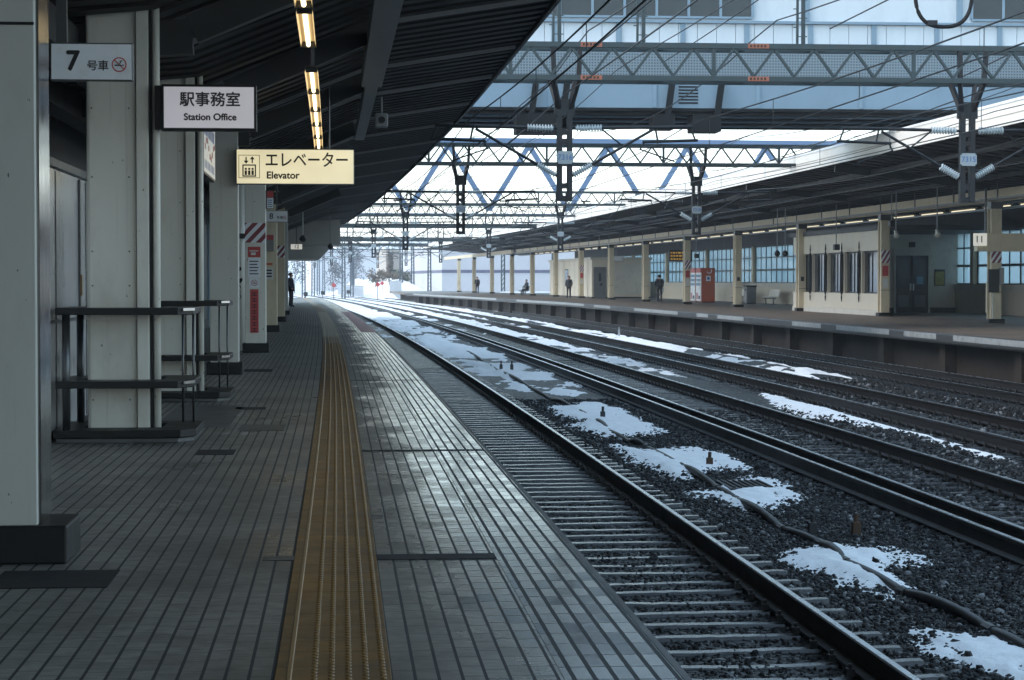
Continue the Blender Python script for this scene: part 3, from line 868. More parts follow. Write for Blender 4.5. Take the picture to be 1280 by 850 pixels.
for k, s in enumerate(frange(36, 216, 6.0)):
    pr = MB().box(-0.22, 0.22, -0.25, 0.25, -1.4, -0.285)
    o = pr.build('platform_pier', M['under_wall']); o.location = T(Le(16.40, s), s); o.rotation_euler = (0,0,head(s))
    struct(o)

# ================================================================== NEAR CANOPY
def eaveL(s):
    return float(np.interp(s, [0, 45, 60, 78, 98, 136], [2.72, 2.70, 2.60, 2.42, 2.2, 1.54]))
can = thing('platform_canopy', 'dark sloping canopy roof over the near platform', 'canopy', raw=(0,0,0))
sv = []
s = -12.0
while s < 136:
    sv += [(s, 0.0), (s+0.30, 0.0), (s+0.301, 0.035), (s+0.60, 0.035)]
    s += 0.601
def soffit_mesh():
    mb = MB(); vs_ = []
    for s, dz in sv:
        e = eaveL(s)
        for L, z in ((-3.7, 3.55), (-1.6, 3.75), (0.4, 4.55), (e, 4.55 + (e-0.4)*0.16), (e, 4.68 + (e-0.4)*0.16), (0.4, 4.75), (-3.7, 3.9)):
            up = dz if z < 4.6 or L == e and z < 4.68 else 0
            vs_.append(T(L, s, z + (dz if (L, z) in ((-3.7,3.55),(-1.6,3.75),(0.4,4.55)) or z == 4.55 + (e-0.4)*0.16 else 0)))
    n = 7; fs = []
    for i in range(len(sv) - 1):
        for k in range(n):
            k2 = (k+1) % n; fs.append((i*n+k, i*n+k2, (i+1)*n+k2, (i+1)*n+k))
    e = (len(sv)-1)*n
    fs += [tuple(range(n)), tuple(range(e+n-1, e-1, -1))]
    return mb.add(vs_, fs)
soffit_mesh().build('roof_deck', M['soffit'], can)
ed = MB(); 
ed.sweep([(0.0, 4.5), (0.05, 4.5), (0.05, 4.74), (0.0, 4.74)], frange(-12, 136, 3), Lf=lambda L, s: L + eaveL(s) + 0.003, zf=lambda s: (eaveL(s)-0.4)*0.16)
ed.build('eave_trim', M['soffit_beam'], can)
def roof_z(L, s=0):
    return 3.75 + (L+1.6)*0.4 if L < 0.4 else 4.55 + (L-0.4)*0.16
for s in (10, 15.5, 21, 25.5, 31, 35.5, 41, 46, 52, 58, 65, 72, 80, 90, 100, 112, 124):
    mb = MB(); e = eaveL(s) - 0.05
    for a, b_ in ((-1.6, 0.4), (0.4, e)):
        mb.bar(T(a, s, roof_z(a)-0.035), T(b_, s, roof_z(b_)-0.035), 0.05, 0.05)
    mb.build('purlin', M['purlin'], can)
for s in (18.7, 24.8, 31.3, 40.6, 55, 70):
    mb = MB()
    mb.bar(T(-3.5, s, 3.42), T(-1.3, s, 3.55), 0.22, 0.30)
    mb.bar(T(-1.3, s, 3.62), T(0.4, s, 4.35), 0.18, 0.26)
    mb.build('roof_beam', M['soffit_beam'], can)
for Lx, zx in ((-2.4, 3.3), (-3.1, 3.25)):
    MB().sweep([(Lx-0.12, zx), (Lx+0.12, zx), (Lx+0.12, zx+0.3), (Lx-0.12, zx+0.3)], frange(-12, 120, 6)).build('side_girder', M['soffit_beam'], can)
gu = MB().sweep([(0.34, 4.10), (0.62, 4.10), (0.62, 4.32), (0.34, 4.32)], frange(17, 29.3, 1.5)).build('drain_duct', M['gutter'], can)
gu2 = MB().sweep([(0.40, 4.14), (0.58, 4.14), (0.58, 4.32), (0.40, 4.32)], frange(29.35, 41, 1.5)).build('drain_duct', M['gutter'], can)
bb = MB().sweep([(-2.4, 3.10), (0.95, 3.10), (0.95, 4.30), (-2.4, 4.05)], frange(100, 103, 1.5)).build('bulkhead', M['beige_beam'], can)
bb = MB().sweep([(-2.6, 2.62), (0.25, 2.62), (0.9, 3.3), (0.9, 4.2), (-2.6, 4.0)], frange(118, 134, 4)).build('stair_soffit', M['beige_beam'], can)

# dark wall added behind the near platform to keep that side dark
bwl = thing('added_dark_wall', 'dark wall added behind the near platform to keep it dark', 'wall', raw=(0,0,0))
MB().sweep([(-3.9, 0.0), (-3.6, 0.0), (-3.6, 3.5), (-3.9, 3.5)], frange(-12, 130, 6)).build('wall_panel', M['dark_wall'], bwl)
MB().sweep([(-3.595, 0.0), (-3.56, 0.0), (-3.56, 0.25), (-3.595, 0.25)], frange(-14, 130, 6)).build('skirting', M['black_base'], bwl)

# polished kiosk behind the nearest column
kz = thing('kiosk', 'polished steel clad kiosk behind the nearest column', 'kiosk', -2.5, 14.2, 0)
MB().box(-0.9, 0, 0, 7.6, 0.06, 2.38).build('wall', M['panel'], kz, bevel=0.01)
MB().box(-0.9, -0.02, 0.02, 7.58, 0.0, 0.06).build('plinth', M['black_base'], kz)
MB().box(-0.92, 0.03, -0.03, 7.63, 2.382, 2.46).build('cornice', M['steel_dark'], kz, bevel=0.006)
for y in (2.2, 4.4, 6.6):
    MB().box(0.001, 0.006, y-0.008, y+0.008, 0.08, 2.36).build('panel_joint', M['black'], kz)
MB().box(0.001, 0.02, 6.0, 6.06, 0.08, 2.36).build('door_frame', M['steel_dark'], kz)
MB().box(0.001, 0.012, 0.05, 7.55, 1.02, 1.05).build('rail_strip', M['steel_dark'], kz)
MB().box(0.021, 0.035, 6.0, 6.05, 1.25, 1.45).build('handle', M['yellow_dot'], kz)

# ------------------------------------------------------------------ near columns
def base_block(parent, x0, x1, y0, y1, h=0.19):
    return MB().box(x0, x1, y0, y1, 0, h).build('column_base', M['black_base'], parent, bevel=0.012)
c1 = thing('platform_column', 'nearest grey white column at the left edge, on a black base', 'column', -1.5, 10.36, 0, 'columns along the near platform')
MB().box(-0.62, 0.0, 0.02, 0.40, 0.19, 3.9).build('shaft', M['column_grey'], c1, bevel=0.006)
MB().box(0.001, 0.014, 0.06, 0.42, 0.19, 3.9).build('steel_cladding', M['steel'], c1)
MB().box(-0.64, -0.001, 0.012, 0.019, 2.648, 2.662).build('joint_strip', M['black'], c1)
base_block(c1, -0.75, 0.145, 0.0, 0.55)
def trim_column(L, s, label):
    c = thing('platform_column', label, 'column', L, s, 0, 'columns along the near platform')
    MB().box(-0.60, -0.165, 0.0, 0.48, 0.0, 3.85).build('shaft', M['column'], c, bevel=0.03)
    MB().box(-0.162, -0.055, -0.05, 0.42, 0.0, 3.85).build('side_channel', M['column'], c, bevel=0.006)
    MB().box(-0.05, -0.028, -0.03, 0.40, 0.0, 3.85).build('shadow_gap', M['black'], c)
    MB().tube([(0.006, 0.0, 0.0), (0.006, 0.0, 3.85)], 0.034, 12).build('drain_pipe', M['column'], c, smooth=True)
    MB().box(-0.61, -0.163, -0.006, -0.002, 1.055, 1.075).build('clamp_strap', M['column'], c)
    b = MB()
    for z in (0.35, 1.35, 1.65, 2.3, 2.9):
        for x in (-0.55, -0.23):
            b.tube([(x, 0.0, z), (x, -0.012, z)], 0.008, 6)
    b.build('bolts', M['steel_dark'], c)
    return c
trim_column(-1.61, 18.45, 'cream steel column rising through the nearer standing table')
trim_column(-1.61, 24.5, 'cream steel column rising through the further standing table')
def box_column(Lr, s, w, label, mt='column', d=0.45, base=True, cat=None):
    c = thing('platform_column', label, 'column', Lr, s, 0, 'columns along the near platform')
    MB().box(-w, 0.0, 0.0, d, 0.18, 3.9).build('shaft', M[mt], c, bevel=0.01)
    base_block(c, -w-0.05, 0.06, -0.05, d+0.05, 0.18)
    return c
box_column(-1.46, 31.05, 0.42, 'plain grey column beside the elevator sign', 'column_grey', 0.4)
c5_ = box_column(-1.33, 40.4, 0.40, 'white column with striped band and red notices under the 8 sign')
c6_ = box_column(-1.45, 56.5, 0.40, 'beige column just beyond the red notice column', 'cream')
c7_ = box_column(-1.43, 70.0, 0.36, 'beige column with a dark striped band, third beyond the elevator sign', 'cream')
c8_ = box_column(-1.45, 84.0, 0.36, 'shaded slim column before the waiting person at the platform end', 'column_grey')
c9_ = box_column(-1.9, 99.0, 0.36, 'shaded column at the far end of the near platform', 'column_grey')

def stripes(parent, w, x0, z0, h, y, side=None, name='striped_band'):
    """white band with slanting maroon stripes on the face towards the camera, and on the right side"""
    b = MB().box(x0, x0+w, y-0.004, y-0.001, z0, z0+h).build(name, M['white_sign'], parent)
    st = MB()
    k = -2
    pit = w * 0.52
    while k < 4:
        xa = k * pit
        pts = []
        # parallelogram clipped to the band
        def clipx(x): return max(0.0, min(w, x))
        lo, hi, sl_ = xa, xa + pit * 0.52, w * 0.9
        poly = []
        steps = 8
        L_ = []; R_ = []
        for i in range(steps + 1):
            zz = h * i / steps
            a_, c_ = clipx(lo + sl_*i/steps), clipx(hi + sl_*i/steps)
            L_.append((a_, zz)); R_.append((c_, zz))
        for i in range(steps):
            if R_[i][0]-L_[i][0] > 1e-4 or R_[i+1][0]-L_[i+1][0] > 1e-4:
                st.add([(x0+L_[i][0], y-0.006, z0+L_[i][1]), (x0+R_[i][0], y-0.006, z0+R_[i][1]), (x0+R_[i+1][0], y-0.006, z0+R_[i+1][1]), (x0+L_[i+1][0], y-0.006, z0+L_[i+1][1])], [(0,1,2,3)])
        k += 1
    st.build('stripe_pattern', M['maroon'], b)
    return b
# notices on the white column (s = 40.4): x from -0.42 to 0
stripes(c5_, 0.40, -0.40, 2.12, 0.38, 0.0)
def notice(parent, x0, x1, z0, z1, y, mt, name='notice'):
    return MB().box(x0, x1, y-0.006, y-0.002, z0, z1).build(name, M[mt], parent)
n = notice(c5_, -0.34, -0.10, 1.84, 2.04, 0, 'red_ink'); f = MB(); flat(f, -0.31, -0.14, 1.95, 1.97, -0.007); flat(f, -0.28, -0.19, 1.88, 1.93, -0.007); f.build('lettering', M['paper'], n)
n = notice(c5_, -0.34, -0.10, 1.45, 1.83, 0, 'white_sign')
for i in range(5):
    f = MB(); flat(f, -0.31, -0.14-0.02*(i % 2), 1.51+i*0.06, 1.53+i*0.06, -0.007); f.build('text_line', M['ink'], n)
n = notice(c5_, -0.32, -0.12, 1.25, 1.44, 0, 'white_sign'); no_smoking(n, -0.22, 1.345, 0.06, -0.008)
n = notice(c5_, -0.30, -0.14, 0.38, 1.22, 0, 'red_ink')
f = MB()
for i in range(7): 
    z = 1.13 - i*0.115
    flat(f, -0.265, -0.175, z-0.035, z-0.02, -0.007); flat(f, -0.265, -0.175, z+0.015, z+0.03, -0.007); flat(f, -0.228, -0.212, z-0.034, z+0.03, -0.0075)
f.build('lettering', M['ink'], n)
n = notice(c5_, 0.03, 0.15, 2.99, 3.11, 0, 'red_ink')
n = notice(c5_, 0.03, 0.15, 2.78, 2.98, 0, 'white_sign'); f = MB()
for i in range(4): flat(f, 0.045, 0.13, 2.81+i*0.04, 2.825+i*0.04, -0.007)
f.build('lettering', M['blue_ink'], n)
MB().box(0.005, 0.16, 0.0, 0.02, 2.77, 3.13).build('notice_board', M['steel_dark'], c5_)
stripes(c7_, 0.36, -0.36, 2.15, 0.40, 0.0)
n = notice(c6_, -0.36, -0.10, 1.42, 1.72, 0, 'paper'); f = MB()
for i in range(3): flat(f, -0.34, -0.14, 1.48+i*0.08, 1.52+i*0.08, -0.007)
f.build('lettering', M['ink'], n)
n = notice(c6_, -0.38, -0.12, 1.80, 1.86, 0, 'orange')
n = MB().box(-0.38, -0.08, -0.10, -0.002, 2.18, 2.62).build('call_box', M['bin_grey'], c6_, bevel=0.01); MB().box(-0.37, -0.09, -0.106, -0.101, 2.48, 2.61).build('call_box_header', M['red_ink'], n)

# AED post
aed = thing('aed_post', 'slim white post lettered AED with a heart, left of the notice column', 'AED post', -1.88, 41.6, 0)
MB().tube([(0,0,0.0), (0,0,3.7)], 0.105, 16).build('post', M['column'], aed, smooth=True)
text('♥\nA\nE\nD', 0.11, M['ink'], aed, 0, -0.112, 1.22, bold=0.02, vertical=True)
MB().tube([(0,-0.09,1.62), (0,-0.13,1.62)], 0.045, 12).build('alarm', M['black'], aed)
MB().box(-0.05, 0.42, -0.12, -0.06, 2.22, 2.32).build('bracket', M['steel_dark'], aed)

# ------------------------------------------------------------------ standing tables
def standing_table(L, s, label):
    t = thing('standing_table', label, 'table', L, s, 0, 'standing tables round the columns')
    ch = 0.20
    outer = [(-0.82, -0.42), (0.22, -0.42), (0.34, -0.42+ch), (0.34, 0.78), (-0.82, 0.78)]
    def slab(name, z0, z1, g=0.0, mt='black'):
        mb = MB()
        # four pieces around the column shaft
        o = [(x + (g if x > 0 else -g), y + (g if y > 0 else -g)) for x, y in outer]
        hole = [(-0.63, -0.055), (0.05, -0.055), (0.05, 0.50), (-0.63, 0.50)]
        front = [o[0], o[1], o[2], (o[2][0], -0.056), (o[0][0], -0.056)]
        pieces = [front, [(o[0][0], 0.50), (o[3][0], 0.50), o[3], o[4]], [(o[0][0], -0.056), (-0.63, -0.056), (-0.63, 0.50), (o[0][0], 0.50)], [(0.05, -0.056), (o[2][0], -0.056), (o[3][0], 0.50), (0.05, 0.50)]]
        bm = bmesh.new()
        pts = o + hole
        vo = [bm.verts.new((x, y, z0)) for x, y in o]; vh = [bm.verts.new((x, y, z0)) for x, y in hole]
        quads = [(vo[0], vo[1], vh[1], vh[0]), (vo[1], vo[2], vh[1]), (vo[2], vo[3], vh[2], vh[1]), (vo[3], vo[4], vh[3], vh[2]), (vo[4], vo[0], vh[0], vh[3])]
        fs = [bm.faces.new(q) for q in quads]
        r = bmesh.ops.extrude_face_region(bm, geom=fs)
        for v in r['geom']:
            if isinstance(v, bmesh.types.BMVert): v.co.z = z1
        bmesh.ops.recalc_face_normals(bm, faces=bm.faces)
        me = bpy.data.meshes.new(name); bm.to_mesh(me); bm.free(); me.materials.append(M[mt])
        ob = bpy.data.objects.new(name, me); COL.objects.link(ob); ob.parent = t
        b = ob.modifiers.new("bevel", 'BEVEL'); b.width = 0.006; b.segments = 2; b.limit_method = 'ANGLE'
        return ob
    slab('foot_plate', 0.045, 0.11, 0.02, 'black_base')
    slab('foot_plate_trim', 0.0, 0.043, 0.0, 'steel_dark')
    slab('table_shelf', 0.47, 0.53)
    slab('table_top', 1.10, 1.16)
    for x, y in ((-0.74, -0.33), (-0.74, 0.68), (0.18, 0.68), (0.28, 0.60)):
        MB().tube([(x, y, 0.11), (x, y, 1.10)], 0.011 if x > 0 else 0.035, 10).build('leg', M['steel_dark'], t, smooth=True)
    for z in (0.472, 1.102):
        mb = MB(); mb.bar((0.26, -0.385, z+0.045), (0.348, -0.425+ch, z+0.045), 0.010, 0.024); mb.build('corner_trim', M['chrome'], t)
    return t
standing_table(-1.61, 18.45, 'black two shelf standing table round the nearer cream column')
standing_table(-1.61, 24.5, 'black two shelf standing table round the further cream column')

# ------------------------------------------------------------------ hanging signs, near platform
def sign_box(name, label, L0, L1, s, z0, z1, face, cat='sign', depth=0.10, frame='black', fw=0.02):
    w, h = L1-L0, z1-z0
    t = thing(name, label, cat, (L0+L1)/2, s, (z0+z1)/2)
    MB().box(-w/2, w/2, 0, depth, -h/2, h/2).build('sign_box', M[frame], t, bevel=0.004)
    MB().box(-w/2+fw, w/2-fw, -0.004, -0.0005, -h/2+fw, h/2-fw).build('sign_face', M[face], t)
    return t, w, h
t, w, h = sign_box('car_number_sign', 'white hanging sign reading 7 with a no smoking symbol', -1.645, -1.18, 12.0, 2.53, 2.745, 'white_sign', frame='steel_dark', fw=0.008, depth=0.05)
text('7', 0.155, M['ink'], t, -0.105, -0.006, 0.0, bold=0.03)
text('号車', 0.062, M['ink'], t, 0.035, -0.006, -0.025, bold=0.014, cjk=True)
no_smoking(t, 0.155, -0.015, 0.042, -0.006)
MB().box(-0.20, -0.14, 0.02, 0.05, 0.108, 1.1).build('hanger', M['steel_dark'], t)
t, w, h = sign_box('station_office_sign', 'pale lit sign reading Station Office beside the nearer cream column', -1.545, -0.725, 18.3, 2.70, 3.10, 'box_lilac', depth=0.16, fw=0.022)
text('駅事務室', 0.132, M['ink'], t, 0.01, -0.006, 0.062, bold=0.022, cjk=True)
text('Station Office', 0.082, M['ink'], t, 0.01, -0.006, -0.085, bold=0.035)
MB().box(-w/2-0.06, -w/2-0.001, 0.02, 0.14, -h/2+0.01, h/2-0.01).build('wall_mount', M['black'], t)
t, w, h = sign_box('elevator_sign', 'long cream lit sign reading Elevator with a lift symbol', -1.48, 0.255, 30.9, 2.81, 3.33, 'box_cream', depth=0.2, fw=0.012, frame='gutter')
text('エレベーター', 0.24, M['ink'], t, 0.17, -0.006, 0.085, bold=0.016, sx=0.86, cjk=True)
text('Elevator', 0.145, M['ink'], t, -0.425, -0.006, -0.13, bold=0.032, align='LEFT')
ic = MB()
def rect_outline(mb, x0, x1, z0, z1, wd, y):
    flat(mb, x0, x1, z0, z0+wd, y); flat(mb, x0, x1, z1-wd, z1, y); flat(mb, x0, x0+wd, z0+wd, z1-wd, y); flat(mb, x1-wd, x1, z0+wd, z1-wd, y)
rect_outline(ic, -0.83, -0.52, -0.17, 0.17, 0.008, -0.006)
rect_outline(ic, -0.775, -0.575, -0.15, 0.03, 0.018, -0.006)
for x in (-0.725, -0.675, -0.625):
    disc_ring(ic, x, -0.035, 0.0, 0.017, -0.008, 10); flat(ic, x-0.017, x+0.017, -0.125, -0.058, -0.006)
for x, sg in ((-0.72, -1), (-0.63, 1)):
    zc = 0.095
    flat(ic, x-0.009, x+0.009, zc-0.045, zc+0.045, -0.006)
    ic.add([(x-0.035, -0.009, zc+sg*0.01), (x+0.035, -0.009, zc+sg*0.01), (x, -0.009, zc+sg*0.055)], [(0,1,2)])
ic.build('lift_symbol', M['ink'], t)
MB().tube([(0.5, 0.1, 0.26), (0.5, 0.1, 1.25)], 0.015, 8).build('hanger', M['steel_dark'], t)
t, w, h = sign_box('car_number_sign', 'small white hanging sign reading 8 beyond the elevator sign', -1.53, -1.02, 47.5, 2.71, 2.97, 'white_sign', frame='steel_dark', fw=0.01, depth=0.05)
text('8', 0.18, M['ink'], t, -0.12, -0.006, 0.0, bold=0.02)
text('号車', 0.075, M['ink'], t, 0.07, -0.006, -0.03, bold=0.014, cjk=True)
no_smoking(t, 0.18, -0.025, 0.042, -0.006)
MB().box(-0.02, 0.02, 0.01, 0.04, 0.131, 1.1).build('hanger', M['steel_dark'], t)
t, w, h = sign_box('platform_number_sign', 'small lit white sign reading 12 at the far end of the near platform', -1.42, -0.85, 97.0, 3.08-0.28, 3.08, 'box_12', depth=0.1)
text('12', 0.24, M['ink'], t, 0.0, -0.006, 0.0, bold=0.02)
MB().box(-0.02, 0.02, 0.03, 0.06, 0.14, 0.9).build('hanger', M['steel_dark'], t)
# map panel along the columns
mp_ = thing('map_panel', 'narrow lit map panel hung between the further table column and grey column', 'map panel', -1.62, 26.6, 3.05)
MB().box(-0.06, 0.0, -1.25, 1.25, -0.36, 0.36).build('panel_case', M['black'], mp_, bevel=0.004)
MB().box(0.0005, 0.004, -1.2, 1.2, -0.33, 0.33).build('panel_face', M['box_map'], mp_)
mb = MB()
for k in range(9):
    y = -1.05 + k*0.25
    mb.box(0.005, 0.006, y, y+0.17, -0.05+0.1*math.sin(k), 0.02+0.1*math.sin(k))
mb.build('map_lines', M['red_ink'], mp_)
mb = MB()
for k in range(7):
    y = -1.1 + k*0.31
    mb.box(0.005, 0.006, y, y+0.2, 0.12, 0.26); mb.box(0.005, 0.006, y+0.03, y+0.17, -0.28, -0.18)
mb.build('map_text', M['blue_ink'], mp_)
MB().box(-0.05, -0.02, -0.8, -0.76, 0.361, 0.75).build('hanger', M['steel_dark'], mp_)

# ------------------------------------------------------------------ lamps
def lamp(s, label, first=None):
    if first is not None: return dup(first, -0.28, s, 3.50, label)
    t = thing('fluorescent_light', label, 'light', -0.28, s, 3.50, 'fluorescent lights above the near platform')
    mb = MB()
    pr = [(-0.072, 0.0), (-0.06, 0.06), (0.06, 0.06), (0.072, 0.0), (0.067, 0.0), (0.055, 0.052), (-0.055, 0.052), (-0.067, 0.0)]
    mb.add([(x, y, z) for y in (-1.22, 1.22) for x, z in pr], [(k, (k+1) % 8, 8+(k+1) % 8, 8+k) for k in range(8)])
    mb.build('housing', M['housing'], t)
    MB().tube([(0, -1.17, 0.02), (0, 1.17, 0.02)], 0.019, 10).build('tube', M['tube'], t, smooth=True)
    for y in (-1.195, 1.195): MB().box(-0.06, 0.06, y-0.02, y+0.02, 0.0, 0.05).build('end_cap', M['black'], t)
    MB().box(-0.02, 0.02, -0.02, 0.02, 0.061, 0.78).build('hanger', M['steel_dark'], t)
    return t
ords = ['first', 'second', 'third', 'fourth', 'fifth', 'sixth', 'seventh', 'eighth']
first = None
k = 0
for s in (12.4, 15.0, 17.75):
    lb = ['warm fluorescent light nearest the camera, at the top of the picture', 'warm fluorescent light second from the top of the picture', 'warm fluorescent light just before the gap in the row'][k]
    l_ = lamp(s, lb, first); first = first or l_; k += 1
for k, s in enumerate((22.4, 24.9, 27.4, 29.9, 32.4)):
    lamp(s, f'warm fluorescent light, {ords[k]} beyond the gap in the row', first)

# speaker pole and ceiling devices, near canopy
def pendant(name, label, L, s, z0, z1, kind, cat, mt='steel_dark', pole='purlin'):
    t = thing(name, label, cat, L, s, z0)
    MB().tube([(0,0,0.10), (0,0,z1-z0)], 0.022, 8).build('pole', M[pole], t)
    if kind == 'ball':
        pr = [(0.0,-0.14),(0.08,-0.115),(0.13,-0.04),(0.13,0.03),(0.08,0.1),(0.02,0.14)]
        pts = [(0,0,z) for r_, z in pr]
        MB().tube([(0,0,z) for r_, z in pr], [max(r_, 0.01) for r_, z in pr], 12).build('dome', M[mt], t, smooth=True)
    elif kind == 'horn':
        MB().tube([(0.0,0.10,0.06), (0.0,0.0,0.02), (-0.04,-0.16,-0.06), (-0.06,-0.26,-0.1)], [0.05,0.055,0.07,0.105], 12).build('horn', M['column'], t, smooth=True)
    else:
        MB().box(-0.11, 0.11, -0.2, 0.12, -0.12, 0.12).build('housing', M[mt], t, bevel=0.02)
        MB().tube([(0,-0.2,0), (0,-0.25,0)], 0.06, 10).build('lens', M['black'], t)
    return t
pendant('hanging_camera', 'dark camera on a pale pole beyond the elevator sign', -0.85, 80, 2.98, 4.2, 'ball', 'camera', 'black', 'column')
pendant('hanging_camera', 'dark round device under the eave at the far end of the near platform', 0.45, 98, 2.98, 4.5, 'ball', 'camera', 'black')
pendant('ceiling_speaker', 'small grey device hanging from the near canopy by the duct', 0.80, 36.5, 4.18, 4.6, 'box', 'speaker', 'gutter')

# ================================================================== FAR CANOPY
fc = thing('platform_canopy', 'far canopy with a broad white fascia over the opposite platform', 'canopy', raw=(0,0,0))
def Lc(L, s):
    if s < 150: return L
    k = max(0.0, min(1.0, (28 - L) / 10.0))
    return L - (s - 150) * 0.016 * k
FS = frange(28, 150, 3) + frange(154, 262, 4)
FS2 = frange(22, 198, 5)
sv2 = []
s = 22.0
while s < 200:
    sv2 += [(s, 0.0), (s+0.5, 0.0), (s+0.502, 0.05), (s+1.0, 0.05)]; s += 1.004
def far_deck():
    mb = MB(); vs_ = []; n = 6
    for s, dz in sv2:
        for L, z, m_ in ((16.06, 5.12, 1), (21.5, 4.50, 1), (27.6, 4.15, 1), (27.6, 4.45, 0), (21.5, 4.85, 0), (16.06, 5.42, 0)):
            vs_.append(T(Lc(L, s), s, z + dz*m_))
    fs = []
    for i in range(len(sv2)-1):
        for k in range(n):
            k2 = (k+1) % n; fs.append((i*n+k, i*n+k2, (i+1)*n+k2, (i+1)*n+k))
    e = (len(sv2)-1)*n; fs += [tuple(range(n)), tuple(range(e+n-1, e-1, -1))]
    return mb.add(vs_, fs)
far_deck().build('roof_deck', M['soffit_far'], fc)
FA = frange(22, 200, 4)
MB().sweep([(15.98, 5.08), (16.055, 5.08), (16.055, 5.60), (15.98, 5.60)], FA, Lf=Lc).build('fascia', M['fascia'], fc)
MB().sweep([(15.972, 5.32), (15.979, 5.32), (15.979, 5.345), (15.972, 5.345)], FA, Lf=Lc).build('fascia_joint', M['beige_beam'], fc)
MB().sweep([(15.96, 5.602), (16.9, 5.55), (16.9, 5.66), (15.96, 5.67)], FA, Lf=Lc).build('snow_on_roof', M['snow'], fc)
MB().sweep([(21.40, 3.93), (21.62, 3.93), (21.62, 4.32), (21.40, 4.32)], FS2, Lf=Lc).build('column_beam', M['cream'], fc)
for Lx, zx in ((17.4, 4.93), (18.8, 4.77), (20.2, 4.61)):
    MB().sweep([(Lx-0.05, zx-0.12), (Lx+0.05, zx-0.12), (Lx+0.05, zx), (Lx-0.05, zx)], FS2, Lf=Lc).build('purlin', M['soffit_beam'], fc)
for s in frange(65.65, 187.5, 13.54):
    mb = MB(); mb.bar(T(Lc(16.2,s), s, 4.98), T(Lc(21.3,s), s, 4.40), 0.14, 0.22); mb.build('rafter', M['soffit_beam'], fc)
MB().sweep([(21.68, 3.70), (21.95, 3.70), (21.95, 3.76), (21.68, 3.76)], FS2, Lf=Lc).build('cable_tray', M['steel_dark'], fc)
for Lx, zx in ((21.2, 4.0), (22.9, 4.05)):
    MB().sweep([(Lx-0.03, zx-0.03), (Lx+0.03, zx-0.03), (Lx+0.03, zx+0.03), (Lx-0.03, zx+0.03)], FS2, Lf=Lc).build('pipe', M['steel_dark'], fc)
for s in frange(60, 196, 4.5):
    MB().box(-0.02, 0.02, -0.02, 0.02, 0, 0.75).build('pipe_hanger', M['steel_dark'], fc, loc=T(Lc(21.2, s), s, 3.96))
lamp_meshes = []
for k, s in enumerate(frange(60, 190, 3.6)):
    t = thing('fluorescent_light', 'slim lit fluorescent light behind the far canopy beam', 'light', Lc(22.1, s), s, 3.84, 'fluorescent lights along the far platform') if k == 0 else None
    if k == 0:
        MB().box(-0.06, 0.06, -1.4, 1.4, 0.0, 0.06).build('housing', M['housing'], t)
        MB().tube([(0,-1.3,-0.022), (0,1.3,-0.022)], 0.02, 8).build('tube', M['tube_far'], t)
        MB().box(-0.015, 0.015, -0.02, 0.02, 0.061, 0.55).build('hanger', M['steel_dark'], t)
        f0 = t
    else: dup(f0, Lc(22.1, s), s, 3.84)

# far columns
cs = [65.65, 78.62, 91.96, 105.5, 119.2, 133.06, 146.94, 160.46, 173.6, 187.4]
lab = ['cream column with dark boxes and striped band at the right edge', 'cream striped column at the corner of the cream office', 'cream column left of the cream office with black bars',
       'cream column left of the bench and bin on the far platform', 'cream striped column beside the orange vending machine', 'cream column between the seat and the man in black with a backpack',
       'cream column left of the single dark seat', 'cream striped column at the corner of the white cabin', 'cream column in front of the white cabin, beside the standing man', 'slim cream column between the white cabin and the sitting person']
fcol = None
cols = []
def far_column(L, s, label):
    c = thing('far_platform_column', label, 'column', L, s, 0, 'columns along the far platform')
    MB().box(-0.17, 0.17, -0.17, 0.17, 0.14, 3.93).build('shaft', M['cream'], c, bevel=0.01)
    MB().box(-0.26, 0.26, -0.26, 0.26, 0.0, 0.14).build('column_base', M['black_base'], c, bevel=0.01)
    MB().box(-0.20, 0.20, -0.20, 0.20, 3.70, 3.925).build('capital', M['steel_dark'], c)
    MB().tube([(-0.21, 0.05, 0.0), (-0.21, 0.05, 3.69)], 0.035, 8).build('downpipe', M['cream'], c)
    MB().box(-0.175, 0.175, -0.176, -0.171, 1.0, 1.02).build('strap', M['steel_dark'], c)
    return c
for s, lb in zip(cs, lab):
    c = far_column(Lc(21.5, s), s, lb) if fcol is None else dup(fcol, Lc(21.5, s), s, 0, lb)
    fcol = fcol or c; cols.append(c)
for k, (s, L) in enumerate(((201.65, 20.9), (215.65, 20.6), (230.0, 20.2))):
    pass
far_end = [('slim cream column right of the furthest standing person', 201.0), ('slim cream column left of the furthest standing person', 216.0), ('last slim cream column at the open end of the far platform', 231.0), ('cream column beyond the canopy end, last of the row', 245.0)]
FPx = MB().sweep([(14.0, -0.28), (24.0, -0.28), (24.0, 0.0), (14.0, 0.0)], frange(222.2, 262, 4), Lf=lambda L, s: L - 0.4).build('far_platform_end', M['tiles_far'], uvLs=True); struct(FPx)
struct(MB().sweep([(15.0, -1.5), (15.3, -1.5), (15.3, -0.285), (15.0, -0.285)], frange(222.2, 262, 4)).build('far_platform_end_wall', M['under_wall']))
for lb, s in far_end: dup(fcol, Lc(21.5, s), s, 0, lb)
fe = thing('platform_canopy', 'low end section of the far canopy above the last slim columns', 'canopy', raw=(0,0,0))
MB().sweep([(15.1, 4.95), (20.6, 4.4), (26.5, 4.15), (26.5, 4.4), (20.6, 4.7), (15.1, 5.2)], frange(200.5, 232, 4)).build('roof_deck', M['soffit_far'], fe)
MB().sweep([(20.45, 3.94), (20.66, 3.94), (20.66, 4.3), (20.45, 4.3)], frange(198.5, 262, 4), Lf=lambda L, s: L+0.1).build('column_beam', M['cream'], fe)
MB().sweep([(15.02, 4.92), (15.09, 4.92), (15.09, 5.4), (15.02, 5.4)], frange(200.5, 232, 4)).build('fascia', M['fascia'], fe)
